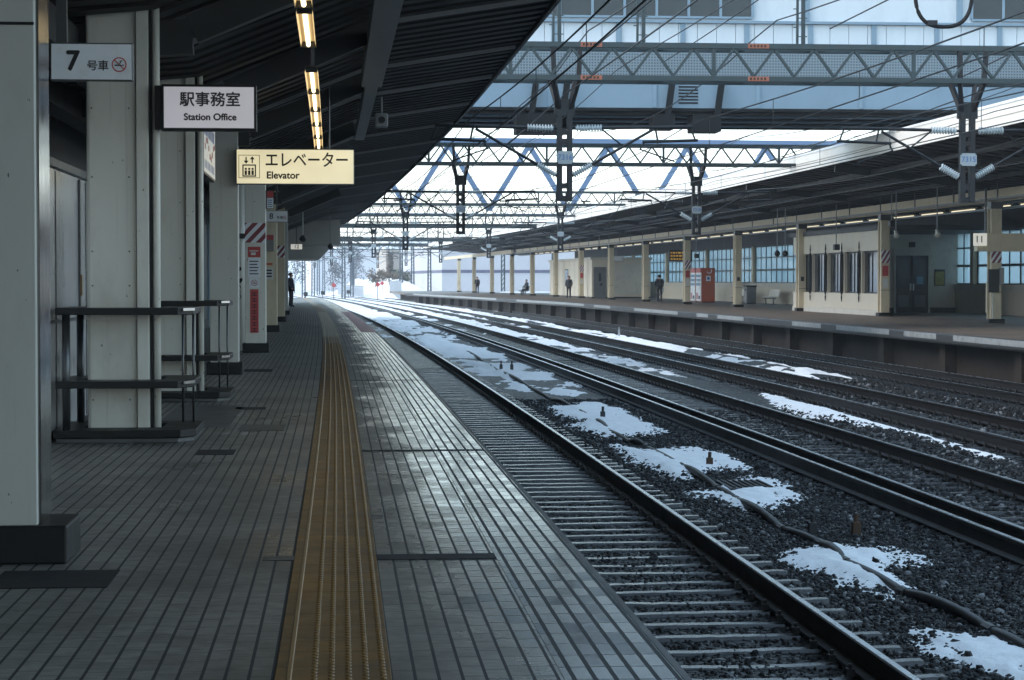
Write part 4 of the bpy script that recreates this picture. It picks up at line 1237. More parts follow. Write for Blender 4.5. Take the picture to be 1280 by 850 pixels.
for i in (1, 4, 7):
    stripes(cols[i], 0.34, -0.17, 2.05, 0.5, -0.17)
    n = notice(cols[i], -0.12, 0.12, 1.55, 1.95, -0.17, 'red_ink')
    n = notice(cols[i], -0.10, 0.10, 1.10, 1.45, -0.17, 'paper')
for i in (2, 3):
    notice(cols[i], -0.07, 0.07, 1.35, 1.55, -0.17, 'ink', 'number_plate')
# boxes on the right-edge column
stripes(cols[0], 0.34, -0.17, 1.95, 0.45, -0.17)
MB().box(-0.30, 0.05, -0.32, -0.18, 1.0, 1.75).build('switch_box', M['black'], cols[0], bevel=0.01)
MB().box(0.06, 0.22, -0.30, -0.18, 1.25, 1.80).build('phone_box', M['bin_grey'], cols[0], bevel=0.01)
MB().tube([(-0.12,-0.2,0.15), (-0.12,-0.2,1.0)], 0.02, 6).build('conduit', M['column'], cols[0])
MB().box(-0.36, -0.31, -0.3, -0.2, 0.35, 1.3).build('hose_cabinet', M['cream'], cols[0])

# "11" sign beam
t = thing('platform_number_sign', 'cream box beam with a sign reading 11 at the right edge', 'sign', 20.65, 65.2, 2.6)
MB().box(0.12, 3.3, 0.0, 0.35, -0.28, 0.30).build('sign_beam', M['cream'], t, bevel=0.01)
MB().box(-0.02, 0.42, -0.05, -0.001, -0.10, 0.30).build('sign_face', M['box_12'], t)
text('11', 0.30, M['ink'], t, 0.17, -0.053, 0.10, bold=0.01)
for x in (0.4, 2.6): MB().box(x, x+0.06, 0.1, 0.16, 0.301, 1.75).build('hanger', M['steel_dark'], t)

# ------------------------------------------------------------------ window wall behind the far platform
ww = thing('window_wall', 'long cream wall with tall pale blue windows behind the far platform', 'wall', raw=(0,0,0))
def Lw(L, s): return L if s < 180 else L - (s-180)*0.02
MB().sweep([(27.0, 0.0), (27.2, 0.0), (27.2, 0.95), (27.0, 0.95)], frange(-60, 200, 4)).build('base_wall', M['cream_wall'], ww)
MB().sweep([(26.95, 0.952), (27.22, 0.952), (27.22, 1.22), (26.95, 1.22)], frange(58, 200, 4)).build('sill', M['tan_wall'], ww)
MB().sweep([(26.95, 3.45), (27.2, 3.45), (27.2, 4.2), (26.95, 4.2)], frange(58, 200, 4)).build('head_beam', M['soffit_beam'], ww)
bays = [58, 71, 84.5, 98, 112, 126, 140, 154.5, 169, 184, 199]
wf0 = None
for k in range(len(bays)-1):
    a, b_ = bays[k], bays[k+1]
    s = (a+b_)/2; hw = (b_-a)/2
    c = T(27.1, s); hd = head(s)
    pst = MB().box(-0.15, 0.12, -0.2, 0.2, 1.222, 3.448).build('post', M['cream'], ww); pst.location = T(27.05, a); pst.rotation_euler = (0,0,head(a))
    fr = MB()
    y0, y1 = -hw+0.22, hw-0.22
    nb = 10
    for z in (1.24, 2.0, 2.75, 3.42):
        th = 0.05 if z == 2.0 else 0.03
        fr.box(-0.04, 0.04, y0, y1, z-th/1.0, z+th/1.0 if z < 3.4 else z+0.02)
    for i in range(nb+1):
        y = y0 + (y1-y0)*i/nb
        wd = 0.05 if i % 2 == 0 else 0.022
        fr.box(-0.037, 0.037, y-wd, y+wd, 1.225, 3.44)
    f = fr.build('window', M['teal'], ww); f.location = c; f.rotation_euler = (0,0,hd)
    p = MB().box(-0.008, 0.008, y0, y1, 1.24, 3.43).build('pane', M['window_glass'], f)
# snowy lot, sheds and parked snow beyond the windows
struct(MB().sweep([(27.4, -0.30), (60, -0.30), (60, -0.05), (27.4, -0.05)], frange(40, 260, 10)).build('snowy_lot', M['snow_ground']))

# ------------------------------------------------------------------ office on the far platform
of = thing('platform_office', 'cream office with dark windows and four black bars on the far platform', 'office', 21.55, 79.3, 0)
MB().box(0.0, 0.30, 0.0, 14.6, 0.22, 0.86).build('wall', M['cream_wall'], of, bevel=0.01)
MB().box(0.0, 0.30, 0.0, 14.6, 2.56, 3.35).build('wall', M['cream_wall'], of, bevel=0.01)
MB().box(-0.03, 0.32, -0.05, 14.65, 0.0, 0.22).build('plinth', M['tan_wall'], of)
for k in range(6):
    y0 = k*2.75 if k else 0.0
    MB().box(0.002, 0.298, y0, y0+(0.45 if k == 0 else 0.38), 0.861, 2.559).build('pier', M['cream_wall'], of)
for k in range(5):
    y0 = (0.45 if k == 0 else k*2.75+0.38); y1 = (k+1)*2.75
    w_ = MB(); w_.box(0.10, 0.16, y0, y1, 0.861, 0.92); w_.box(0.10, 0.16, y0, y1, 2.50, 2.559); w_.box(0.10, 0.16, (y0+y1)/2-0.03, (y0+y1)/2+0.03, 0.92, 2.50)
    w_ = w_.build('window', M['black'], of)
    MB().box(0.125, 0.135, y0, y1, 0.92, 2.50).build('pane', M['glass_dark'], w_)
for k in range(4):
    y = 2.95 + k*2.72
    mb = MB()
    mb.tube([(-0.07,y,0.50),(-0.07,y,0.68),(-0.07,y,0.78),(-0.07,y,0.95),(-0.07,y,2.45),(-0.07,y,2.62),(-0.07,y,2.72),(-0.07,y,2.95)], [0.015,0.035,0.02,0.075,0.075,0.02,0.035,0.015], 8)
    mb.build('window_bar', M['black'], of)
# back block with the alcove door
MB().box(0.3, 6.0, 7.7, 15.3, 0.22, 3.35).build('alcove_wall', M['tan_wall'], of, bevel=0.01)
MB().box(0.3, 6.02, 7.66, 15.3, 0.0, 0.22).build('alcove_plinth', M['black_base'], of)
MB().box(-0.05, 6.05, -0.1, 15.4, 3.352, 3.55).build('office_roof', M['soffit_beam'], of)
d = MB(); d.box(2.72, 2.80, 7.58, 7.69, 0.0, 2.75); d.box(4.22, 4.30, 7.58, 7.69, 0.0, 2.75); d.box(2.80, 4.22, 7.58, 7.69, 2.45, 2.75)
df = d.build('door_frame', M['tan_wall'], of)
for x0, x1 in ((2.80, 3.50), (3.52, 4.22)):
    dd = MB(); dd.box(x0, x1, 7.62, 7.66, 0.02, 2.44); dd = dd.build('door', M['black'], of)
    MB().box(x0+0.10, x1-0.10, 7.610, 7.618, 1.0, 2.30).build('pane', M['glass_dark'], dd)
    MB().box(x0+0.12, x1-0.12, 7.612, 7.618, 0.25, 0.75).build('kick_plate', M['steel_dark'], dd)
    MB().box((x1-0.08 if x0 < 3 else x0+0.04), (x1-0.04 if x0 < 3 else x0+0.08), 7.58, 7.61, 0.95, 1.25).build('handle', M['chrome'], dd)
MB().box(3.72, 4.0, 7.600, 7.606, 1.22, 1.55).build('door_notice', M['blue_paper'], of)
MB().box(3.4, 3.62, 7.5, 7.69, 2.80, 3.02).build('door_lamp', M['black'], of)
n = MB().box(4.52, 4.98, 7.675, 7.695, 1.15, 1.85).build('poster', M['ink'], of)
MB().box(4.56, 4.94, 7.668, 7.674, 1.19, 1.76).build('poster_print', M['yellow_poster'], n)
MB().box(5.05, 5.22, 7.67, 7.695, 1.5, 1.65).build('notice', M['paper'], of)
MB().box(1.72, 1.94, 7.67, 7.695, 1.40, 1.80).build('notice', M['beige_beam'], of)
for x, z in ((2.1, 1.72), (2.1, 1.5), (2.25, 1.5), (1.85, 1.15), (1.92, 1.05)): MB().box(x, x+0.2, 7.675, 7.695, z-0.08, z+0.04).build('notice', M['bin_grey'], of)

# white cabin further along
cb = thing('platform_cabin', 'white panelled cabin with a grey door on the far platform', 'cabin', 21.9, 158.5, 0)
MB().box(0.0, 4.6, 0.0, 24.0, 0.1, 2.95).build('wall', M['cream_wall'], cb, bevel=0.01)
MB().box(-0.03, 4.62, -0.03, 24.0, 0.0, 0.1).build('plinth', M['black_base'], cb)
MB().box(-0.12, 4.7, -0.12, 24.1, 2.952, 3.15).build('cabin_roof', M['tan_wall'], cb)
for y in (3, 6, 9, 12, 15, 18, 21): MB().box(-0.008, -0.001, y-0.03, y+0.03, 0.12, 2.93).build('panel_joint', M['beige_beam'], cb)
d = MB().box(0.15, 1.10, -0.05, -0.002, 0.02, 2.4).build('door', M['bin_grey'], cb)
MB().box(0.52, 0.72, -0.056, -0.051, 1.3, 1.95).build('pane', M['glass_dark'], d)
MB().box(0.60, 0.82, -0.056, -0.051, 0.95, 1.15).build('door_notice', M['ink'], d)
MB().box(1.3, 4.5, -0.03, -0.002, 0.3, 2.6).build('end_panel', M['tan_wall'], cb)
w_ = MB().box(-0.02, -0.002, 12.6, 14.4, 0.9, 2.3).build('window', M['teal'], cb); MB().box(-0.026, -0.021, 12.7, 14.3, 1.0, 2.2).build('pane', M['glass_dark'], w_)

# ------------------------------------------------------------------ vending machines
def vending(L, s, label):
    t = thing('vending_machine', label, 'vending machine', L, s, 0, 'vending machines on the far platform')
    b = MB().box(0.0, 0.85, 0.0, 1.55, 0.06, 2.15).build('cabinet', M['orange'], t, bevel=0.015)
    MB().box(0.03, 0.82, 0.03, 1.52, 0.0, 0.06).build('foot', M['black'], t)
    f = MB().box(-0.05, -0.001, 0.02, 1.53, 0.10, 1.86).build('front_door', M['vend_white'], t, bevel=0.006)
    MB().box(-0.055, -0.001, 0.02, 1.53, 1.865, 2.14).build('header', M['red_ink'], t)
    mb = MB()
    for r_ in range(3):
        for c in range(8): mb.box(-0.058, -0.051, 0.12+c*0.17, 0.22+c*0.17, 1.05+r_*0.26, 1.22+r_*0.26)
    mb.build('drink_display', M['blue_paper'], f)
    MB().box(-0.06, -0.051, 0.2, 0.7, 0.22, 0.42).build('delivery_hatch', M['black'], f)
    MB().box(-0.06, -0.051, 0.9, 1.35, 0.20, 0.60).build('payment_panel', M['pink'], f)
    return t
v1 = vending(24.0, 127.3, 'orange vending machine with a white hook mark and square notice on its side')
m_ = MB()
pts = [(0.62, -0.004, 2.06), (0.63, -0.004, 1.95), (0.60, -0.004, 1.87), (0.53, -0.004, 1.83), (0.45, -0.004, 1.83), (0.38, -0.004, 1.87), (0.34, -0.004, 1.93)]
for a, b_ in zip(pts, pts[1:]): pass
m_.tube(pts, 0.028, 6); m_.build('hook_mark', M['vend_white'], v1)
n = MB().box(0.28, 0.58, -0.008, -0.002, 1.33, 1.66).build('side_notice', M['white_sign'], v1); MB().box(0.36, 0.50, -0.011, -0.009, 1.42, 1.58).build('notice_symbol', M['blue_ink'], n)
dup(v1, 24.0, 129.1, 0, 'second vending machine, behind the orange sided one')

# ------------------------------------------------------------------ benches, bins, board
def bench(L, s, label, first=None, mt='bench_white', nseat=4):
    if first: return dup(first, L, s, 0, label)
    t = thing('bench', label, 'bench', L, s, 0, 'benches on the far platform')
    for k in range(nseat):
        y = k*0.62
        mb = MB()
        pr = [(0.0, 0.40), (0.02, 0.44), (0.38, 0.42), (0.44, 0.50), (0.52, 0.86), (0.56, 0.86), (0.48, 0.46), (0.40, 0.37)]
        n = len(pr); mb.add([(x, y + dy, z) for dy in (0.0, 0.54) for x, z in pr], [(i, (i+1) % n, n+(i+1) % n, n+i) for i in range(n)] + [tuple(range(n)), tuple(range(2*n-1, n-1, -1))])
        mb.build('seat', M[mt], t, bevel=0.01)
    MB().box(0.16, 0.26, -0.05, nseat*0.62, 0.30, 0.36).build('bench_rail', M['black'], t)
    for y in (0.25, nseat*0.62-0.3):
        mb = MB(); mb.box(0.18, 0.24, y-0.03, y+0.03, 0.03, 0.30); mb.box(0.0, 0.42, y-0.04, y+0.04, 0.0, 0.03); mb.build('leg', M['steel_dark'], t)
    return t
b0 = bench(25.9, 116.8, 'white four seat bench right of the grey bin on the far platform')
bench(25.4, 123.2, 'white four seat bench beside the orange vending machine', b0)
ds = bench(24.6, 146.0, 'single dark backed seat on the far platform', None, 'bin_grey', 2)
def bin_(L, s, label, first=None):
    if first: return dup(first, L, s, 0, label)
    t = thing('litter_bin', label, 'bin', L, s, 0, 'bins on the far platform')
    MB().box(-0.3, 0.3, -0.35, 0.35, 0.05, 1.0).build('bin_body', M['bin_grey'], t, bevel=0.03)
    MB().box(-0.27, 0.27, -0.32, 0.32, 0.0, 0.05).build('foot', M['black'], t)
    MB().box(-0.32, 0.32, -0.37, 0.37, 1.001, 1.08).build('lid', M['black'], t, bevel=0.02)
    MB().box(-0.312, -0.301, -0.2, 0.2, 0.75, 0.88).build('bin_slot', M['black'], t)
    return t
bn = bin_(25.6, 120.8, 'grey litter bin left of a white bench')
bin_(25.2, 134.5, 'grey litter bin behind the man in black', bn)
bin_(25.2, 136.0, 'dark bin leftmost of the pair behind the man in black', bn)
t = thing('departure_board', 'dark departure board with amber text hanging over the far platform', 'display board', 23.4, 131.0, 2.95)
MB().box(-0.75, 0.75, 0, 0.2, -0.35, 0.35).build('board_case', M['black'], t, bevel=0.01)
amb = mat('amber_text', (0.3,0.15,0.02), 0.5, emit=(1.0,0.55,0.10), estr=0.10)
mb = MB()
for r_ in range(3):
    x = -0.65
    while x < 0.55:
        wd = random.uniform(0.06, 0.2); flat(mb, x, x+wd, 0.14-r_*0.2, 0.24-r_*0.2, -0.002); x += wd + 0.06
mb.build('board_text', amb, t)
MB().box(-0.02, 0.02, 0.08, 0.12, 0.351, 1.2).build('hanger', M['steel_dark'], t)
t, w, h = sign_box('hanging_sign', 'small white sign hanging near the white cabin', 22.0, 22.7, 149.0, 2.75, 3.15, 'white_sign', depth=0.1)
MB().box(-0.02, 0.02, 0.03, 0.06, 0.2, 1.2).build('hanger', M['steel_dark'], t)
for L, s, z0, kind, lb in ((19.9, 71.5, 3.05, 'horn', 'pale horn speaker hanging before the office door'), (20.3, 68.0, 3.0, 'horn', 'pale horn speaker near the 11 sign'),
                           (19.6, 88.6, 2.55, 'ball', 'dark pendant left of the nearest bare column, left of a pair'), (19.9, 88.4, 2.55, 'ball', 'dark pendant close to the bare column, right of a pair'),
                           (21.0, 84.0, 2.75, 'box', 'dark camera hanging over the black barred window'), (21.2, 115.0, 2.75, 'box', 'reddish box on a pale pole by the windows'), (20.6, 74.5, 3.45, 'box', 'grey camera at the corner of the office roof'),
                           (20.0, 143.0, 3.6, 'box', 'small camera hanging above the single dark seat')):
    pendant('hanging_speaker' if kind == 'horn' else 'hanging_camera', lb, L, s, z0, 4.5, kind, 'speaker' if kind == 'horn' else 'camera', 'black' if 'reddish' not in lb else 'rust', 'purlin')
# ================================================================== OVERHEAD LINE
def insulator(mb, p, q, r=0.078, n=9):
    p, q = Vector(p), Vector(q); pts = []; rs = []
    for k in range(n):
        t0 = k / n
        pts += [p.lerp(q, t0), p.lerp(q, t0 + 0.45/n), p.lerp(q, t0 + 0.55/n), p.lerp(q, t0 + 0.85/n)]
        rs += [r*0.5, r*0.5, r, r*0.85]
    mb.tube(pts, rs, 10)

def make_gantry(s, label, walkway=False, L0=-4.6, L1=29.2, zt=5.98, zb=5.34, posts=(4.5, 12.6), per=0.80, plates=None, masts=(), tags=(), detail=True, mt='teal', legs=True):
    t = thing('catenary_gantry', label, 'gantry', 0, s, 0, 'overhead line gantries across the tracks')
    dy = 0.35
    for z in (zt, zb):
        for y in (-dy, dy):
            mb = MB(); hh = 0.10
            mb.box(L0, L1, y-0.05, y+0.05, z-hh/2, z+hh/2); mb.build('chord', M[mt], t)
    br = MB()
    for y in (-dy,):
        x = L0; up = True
        while x < L1 - per/2:
            a = (x, y, zb+0.05 if up else zt-0.05); b_ = (x+per/2, y, zt-0.05 if up else zb+0.05)
            br.bar(a, b_, 0.05, 0.06, up=(0,1,0)); x += per/2; up = not up
    x = L0
    while x < L1:
        br.bar((x, -dy, zt), (x+per*2, dy, zt), 0.04); br.bar((x, -dy, zb), (x+per*2, dy, zb), 0.04); x += per*2
    for k in range(int((L1-L0)/4)):
        br.bar((L0+k*4, -dy, zb), (L0+k*4, -dy, zt), 0.07)
    br.build('lattice', M[mt], t)
    if walkway:
        MB().box(L0, L1, -0.30, 0.30, zb-0.26, zb-0.06).build('walkway', M[mt], t)
        rl = MB()
        for y in (-0.3, 0.3): rl.bar((L0, y, zt+0.55), (L1, y, zt+0.55), 0.04)
        for k in range(int(L1-L0)): rl.bar((L0+k, -0.3, zt), (L0+k, -0.3, zt+0.55), 0.04)
        rl.build('handrail', M[mt], t)
    if legs:
        for x in (L0+0.3, L1-0.3):
            lg = MB()
            for yy in (-0.3, 0.3):
                for xx in (-0.2, 0.2): lg.bar((x+xx, yy, -1.4), (x+xx, yy, zb), 0.09)
            z = -1.2
            while z < zb - 0.7:
                lg.bar((x-0.2, -0.3, z), (x+0.2, -0.3, z+0.6), 0.05); lg.bar((x-0.2, 0.3, z), (x+0.2, 0.3, z+0.6), 0.05); z += 0.6
            lg.build('leg', M[mt], t)
    for k, x in enumerate(posts):
        mb = MB()
        for sg in (-1, 1):
            mb.bar((x+sg*0.27, -dy, zt), (x+sg*0.24, -dy+0.05, zb), 0.09); mb.bar((x+sg*0.25, -0.3, zb), (x+sg*0.10, 0, 4.72), 0.085); mb.bar((x+sg*0.25, 0.3, zb), (x+sg*0.10, 0, 4.72), 0.085)
            mb.bar((x+sg*0.10, 0, 4.75), (x+sg*0.10, 0, 2.95), 0.10, 0.14, up=(0,1,0))
        mb.box(x-0.2, x+0.2, -0.05, 0.05, 4.62, 4.95)
        for z in (3.0, 3.25, 4.12, 4.3): mb.box(x-0.13, x+0.13, -0.045, 0.045, z-0.05, z+0.05)
        mb.build('drop_post', M['dark_steel'], t)
        p = MB()
        w2, h2 = 0.165, 0.125; c = 0.03; zc = 3.80
        poly = [(-w2+c,-h2),(w2-c,-h2),(w2-c,-h2+c),(w2,-h2+c),(w2,h2-c),(w2-c,h2-c),(w2-c,h2),(-w2+c,h2),(-w2+c,h2-c),(-w2,h2-c),(-w2,-h2+c),(-w2+c,-h2+c)]
        p.prism([(x+a, zc+b_) for a, b_ in poly], -0.12, -0.10, lambda a, b_, cc: (a, cc, b_))
        pl = p.build('number_plate', M['plate'], t)
        if plates: text(plates[k], 0.15, M['blue_ink'], pl, x, -0.122, zc, bold=0.01)
        for sg in (-1, 1):
            arm = MB()
            top_in, top_out = x+sg*0.72, x+sg*2.55
            arm.tube([(top_in, 0, 4.39), (top_out, 0, 4.42)], 0.032, 8)
            arm.tube([(x+sg*0.52, 0, 3.66), (x+sg*1.75, 0, 4.36)], 0.028, 8)
            arm.tube([(x+sg*0.72, 0, 4.38), (x+sg*1.15, 0, 4.04)], 0.018, 6)
            arm.tube([(x+sg*1.55, 0, 4.12), (top_out+sg*0.1, 0, 4.16)], 0.03, 8)
            arm.tube([(top_out-sg*0.05, 0, 4.42), (top_out+sg*0.05, 0, 4.16)], 0.02, 6)
            arm.tube([(x+sg*1.8, 0, 4.41), (x+sg*1.85, 0, 4.15)], 0.02, 6)
            arm.tube([(x+sg*1.5, 0.05, 3.98), (x+sg*2.2, 0.05, 3.74)], 0.016, 6)
            arm.tube([(x+sg*1.6, 0.0, 4.14), (x+sg*1.5, 0.05, 3.96)], 0.016, 6)
            arm.tube([(x+sg*0.10, 0, 4.37), (x+sg*0.24, 0, 4.38)], 0.03, 6); arm.tube([(x+sg*0.10, 0, 3.42), (x+sg*0.19, 0, 3.47)], 0.03, 6)
            a_ = arm.build('cantilever_arm', M['dark_steel'], t)
            ins = MB(); insulator(ins, (x+sg*0.22, 0, 4.38), (x+sg*0.74, 0, 4.39)); ins.build('insulator', M['porcelain'], a_)
            ins = MB(); insulator(ins, (x+sg*0.17, 0, 3.46), (x+sg*0.54, 0, 3.67)); ins.build('insulator', M['porcelain'], a_)
    for x, top in masts:
        mb = MB()
        mb.bar((x-0.06, -dy, zt+0.06), (x-0.05, -dy, top), 0.045); mb.bar((x+0.06, -dy, zt+0.06), (x+0.05, -dy, top), 0.07)
        z = zt + 0.2
        sgn = 1
        while z < top: mb.bar((x-0.05, -dy, z), (x+sgn*0.14, -dy, z), 0.018); z += 0.18; sgn = -sgn
        mb.build('mast', M['teal'], t)
    for x in tags:
        for z in (zt, zb):
            mb = MB(); mb.box(x-0.21, x+0.21, -dy-0.056, -dy-0.051, z-0.045, z+0.045); tg = mb.build('warning_tag', M['orange_tag'], t)
            f = MB()
            for k in range(5): flat(f, x-0.17+k*0.07, x-0.13+k*0.07, z-0.025, z+0.025, -dy-0.057)
            f.build('lettering', M['rust'], tg)
    return t
make_gantry(40.7, 'nearest steel gantry with orange tags and plates numbered 7315 and 7316', plates=('7316', '7315'), masts=((4.30, 8.6), (5.95, 8.6), (9.12, 8.4)), tags=(4.98, 8.28))
make_gantry(70.5, 'second nearest gantry, seen just under the footbridge', plates=('7317', '7318'))
make_gantry(108.0, 'third gantry of the row, between the second and the blue truss', plates=None)
make_gantry(127.0, 'thin gantry without drop posts between the third and fourth', per=0.6, posts=())
make_gantry(146.0, 'fourth gantry of the row, grey in the haze', per=0.56, walkway=True, zb=5.3)
make_gantry(186.0, 'deep teal gantry low above the far end of the tracks', zt=6.35, zb=5.1, per=1.4, walkway=True)
make_gantry(226.0, 'faint hazy gantry beyond the deep teal gantry', zt=5.98, zb=5.34, per=1.1, walkway=True)
make_gantry(268.0, 'faintest hazy gantry at the end of the line')

# wires
GS = [-5, 40.7, 70.5, 108, 146, 186, 226, 268, 310]
def wire(name, label, f, s0, s1, r, st=2.5, cat='wire', group=None):
    pts = [T(*f(s)[:1], s, f(s)[1]) for s in frange(s0, s1, st)]
    o = MB().tube(pts, r, 5).build(name, M['wire'])
    return tag(o, label, cat, group)
def sag(s, z, d):
    for a, b_ in zip(GS, GS[1:]):
        if a <= s <= b_:
            u = (s-a)/(b_-a); return z - d*4*u*(1-u)
    return z
tn = ['the near platform track', 'the second track from the near platform', 'the third track from the near platform', 'the track along the far platform']
for (a, b_), nm in zip(TR, tn):
    c = (a+b_)/2
    t = thing('catenary', f'overhead wires hung above {nm}', 'overhead wires', raw=(0,0,0), group='overhead wires along the tracks')
    MB().tube([T(c+0.12*math.sin(s*0.08), s, 3.90) for s in frange(-5, 300, 2.5)], 0.011, 5).build('contact_wire', M['wire'], t)
    MB().tube([T(c+0.12*math.sin(s*0.08), s, sag(s, 4.52, 0.30)) for s in frange(-5, 300, 2.0)], 0.012, 5).build('messenger_wire', M['wire'], t)
    for s in frange(12, 180, 5.5):
        p = T(c+0.12*math.sin(s*0.08), s)
        MB().tube([(p.x, p.y, 3.90), (p.x, p.y, sag(s, 4.52, 0.30))], 0.006, 4).build('dropper', M['wire'], t)
for L, z, d, lb in ((4.5, 5.05, 0.15, 'feeder cable left of the nearest drop post'), (4.9, 6.25, 0.5, 'upper feeder cable above the nearest gantry, left one'), (8.6, 6.5, 0.7, 'upper feeder cable crossing the footbridge windows'),
                    (9.3, 7.6, 0.1, 'highest feeder cable on the masts'), (12.6, 5.1, 0.3, 'feeder cable below the gantry at the right drop post'), (14.2, 6.3, 0.5, 'feeder cable beyond the right drop post')):
    wire('feeder_cable', lb, lambda s, L=L, z=z, d=d: (L, sag(s, z, d)), -5, 228, 0.014, group='feeder cables above the tracks')
for L, z, d, lb in ((3.7, 4.9, 0.2, 'thin cable left of the feeder near the nearest track'), (5.6, 5.6, 0.3, 'cable running beside the vent grille'), (13.4, 4.85, 0.2, 'cable just right of the right drop post'), (15.2, 5.9, 0.35, 'cable passing before the white fascia')):
    wire('feeder_cable', lb, lambda s, L=L, z=z, d=d: (L, sag(s, z, d)), 14, 228, 0.010, group='feeder cables above the tracks')
for s, lb in ((88.0, 'cross span of two wires behind the second gantry'), (126.0, 'cross span of two wires behind the third gantry'), (166.0, 'cross span of two wires before the deep teal gantry')):
    t = thing('cross_span', lb, 'cross span', 0, s, 0, 'cross spans between the gantries')
    for z, d in ((5.25, 0.0), (4.75, 0.0)):
        MB().tube([(x, 0, z - 0.02*math.sin((x+4)*0.3)) for x in frange(-4.5, 16.0, 1.0)], 0.013, 5).build('span_wire', M['wire'], t)
    for x in (2.6, 4.5, 7.1, 10.6, 12.6, 14.6):
        MB().tube([(x, 0, 4.75), (x, 0, 5.25)], 0.010, 5).build('link', M['wire'], t)
        mb = MB(); insulator(mb, (x+0.35, 0, 4.75), (x+0.75, 0, 4.75), 0.05, 6); mb.build('insulator', M['dark_steel'], t)
        mb = MB(); mb.tube([(x+0.1, 0, 4.75), (x-0.1, 0.05, 4.35), (x-0.55, 0.05, 3.96)], 0.016, 5); mb.build('pull_off_arm', M['dark_steel'], t)
# jumper loop at the top of the picture
jl = MB()
y0 = 33.0
jl.tube([(9.63 + 0.47*math.copysign(abs(math.cos(a))**0.8, math.cos(a)), y0, 6.2 - 0.72*math.sin(a)**0.6) for a in [math.pi*k/24 for k in range(25)]], 0.033, 8)
jo = tag(jl.build('jumper_cable', M['black_rubber'], smooth=True), 'thick black looped jumper cable at the top edge', 'cable')
MB().box(9.12, 10.13, y0-0.06, y0+0.06, 6.2, 6.3).build('clamp', M['dark_steel'], jo)
MB().box(9.36, 9.52, y0-0.05, y0+0.05, 5.50, 5.58).build('splice', M['dark_steel'], jo)
wire('feeder_cable', 'cable carrying the black jumper loop above the frame', lambda s: (9.63, 6.3), -5, 40, 0.014, group='feeder cables above the tracks')

# ================================================================== FOOTBRIDGE
fb = thing('footbridge', 'pale blue station footbridge spanning the tracks with windows above', 'footbridge', raw=(0, 58.0, 0))
X0, X1 = -9.0, 44.0
MB().box(X0, X1, 0.0, 5.6, 6.22, 6.98).build('deck_band', M['bridge_band'], fb)
for x in frange(X0, X1, 2.9):
    MB().box(x-0.06, x+0.06, -0.03, -0.002, 6.24, 6.97).build('band_rib', M['bridge_trim'], fb)
mb = MB()
mb.box(X0, X1, 0.02, 5.58, 6.12, 6.215)
for y in (0.05, 1.8, 3.6, 5.3): mb.box(X0, X1, y, y+0.22, 6.03, 6.118)
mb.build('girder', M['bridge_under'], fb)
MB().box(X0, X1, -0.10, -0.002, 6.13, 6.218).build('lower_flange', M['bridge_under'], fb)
for y in (1.0, 2.8, 4.6): MB().tube([(X0, y, 6.06), (X1, y, 6.06)], 0.04, 6).build('service_pipe', M['bridge_trim'], fb)
MB().box(X0, X1, -0.04, 5.6, 6.985, 7.10).build('deck_edge', M['bridge_under'], fb)
MB().box(X0, X1, 0.02, 0.06, 7.105, 7.98).build('perforated_screen', M['perforated'], fb)
MB().box(X0, X1, 0.10, 5.5, 7.105, 11.5).build('bridge_body', M['bridge_wall'], fb)
MB().box(X0, X1, -0.03, 0.09, 7.985, 8.05).build('screen_rail', M['bridge_trim'], fb)
mb = MB()
x = X0
while x < X1: mb.box(x, x+0.525, 0.05, 0.098, 8.06, 8.60); x += 0.54
mb.build('louvre_panels', M['bridge_wall'], fb)
for x in frange(X0+0.3, X1, 1.84): MB().box(x-0.07, x+0.07, 0.0, 0.049, 8.06, 8.60).build('pilaster', M['bridge_trim'], fb)
MB().box(X0, X1, -0.06, 0.098, 8.605, 8.68).build('sill_rail', M['bridge_trim'], fb)
for a, b_ in ((4.2, 11.45), (17.75, 26.0)):
    f = MB(); f.box(a, b_, 0.0, 0.098, 8.74, 8.80); f.box(a, b_, 0.0, 0.098, 9.9, 9.96)
    nn = int((b_-a)/0.9)
    for k in range(nn+1):
        x = a + (b_-a)*k/nn; f.box(x-0.035, x+0.035, 0.0, 0.098, 8.80, 9.9)
    w_ = f.build('window', M['bridge_trim'], fb)
    MB().box(a, b_, 0.05, 0.09, 8.80, 9.9).build('pane', M['glass_dark'], w_)
for x in (13.0, 17.4): MB().box(x-0.08, x+0.08, 0.0, 0.098, 8.70, 11.0).build('downpipe', M['bridge_trim'], fb)
MB().box(X0, X1, -0.3, 5.9, 11.502, 11.8).build('bridge_roof', M['bridge_trim'], fb)
for x0, x1, bx0, bx1, zb_ in ((5.15, 5.30, 4.75, 6.15, 5.48), (6.05, 6.15, 5.9, 6.2, 5.62), (8.95, 9.15, 8.6, 9.2, 5.62), (10.35, 10.55, 9.7, 10.5, 5.55)):
    mb = MB()
    mb.bar(((x0+x1)/2+0.1, -0.16, 6.95), ((x0+x1)/2-0.05, -0.20, 5.9), 0.17, 0.12, up=(0,1,0))
    mb.box(bx0, bx1, -0.35, 0.6, zb_, 6.025)
    mb.build('cable_bracket', M['bridge_under'], fb)
for x in (5.75, 10.28):
    mb = MB(); insulator(mb, (x, -0.2, 5.55), (x, -0.2, 6.0), 0.11, 4); mb.build('insulator', M['porcelain'], fb, smooth=True)
mb = MB()
for k in range(6): mb.box(9.35, 9.9, -0.02, -0.002, 6.35+k*0.09, 6.39+k*0.09)
mb.build('vent_grille', M['bridge_under'], fb)
for x, y in ((25.5, 1.2), (25.5, 4.4), (-4.3, 1.2), (-4.3, 4.4)):
    MB().box(x-0.3, x+0.3, y-0.3, y+0.3, 0.01 if x > 0 else -1.4, 6.028).build('bridge_pier', M['bridge_trim'], fb)

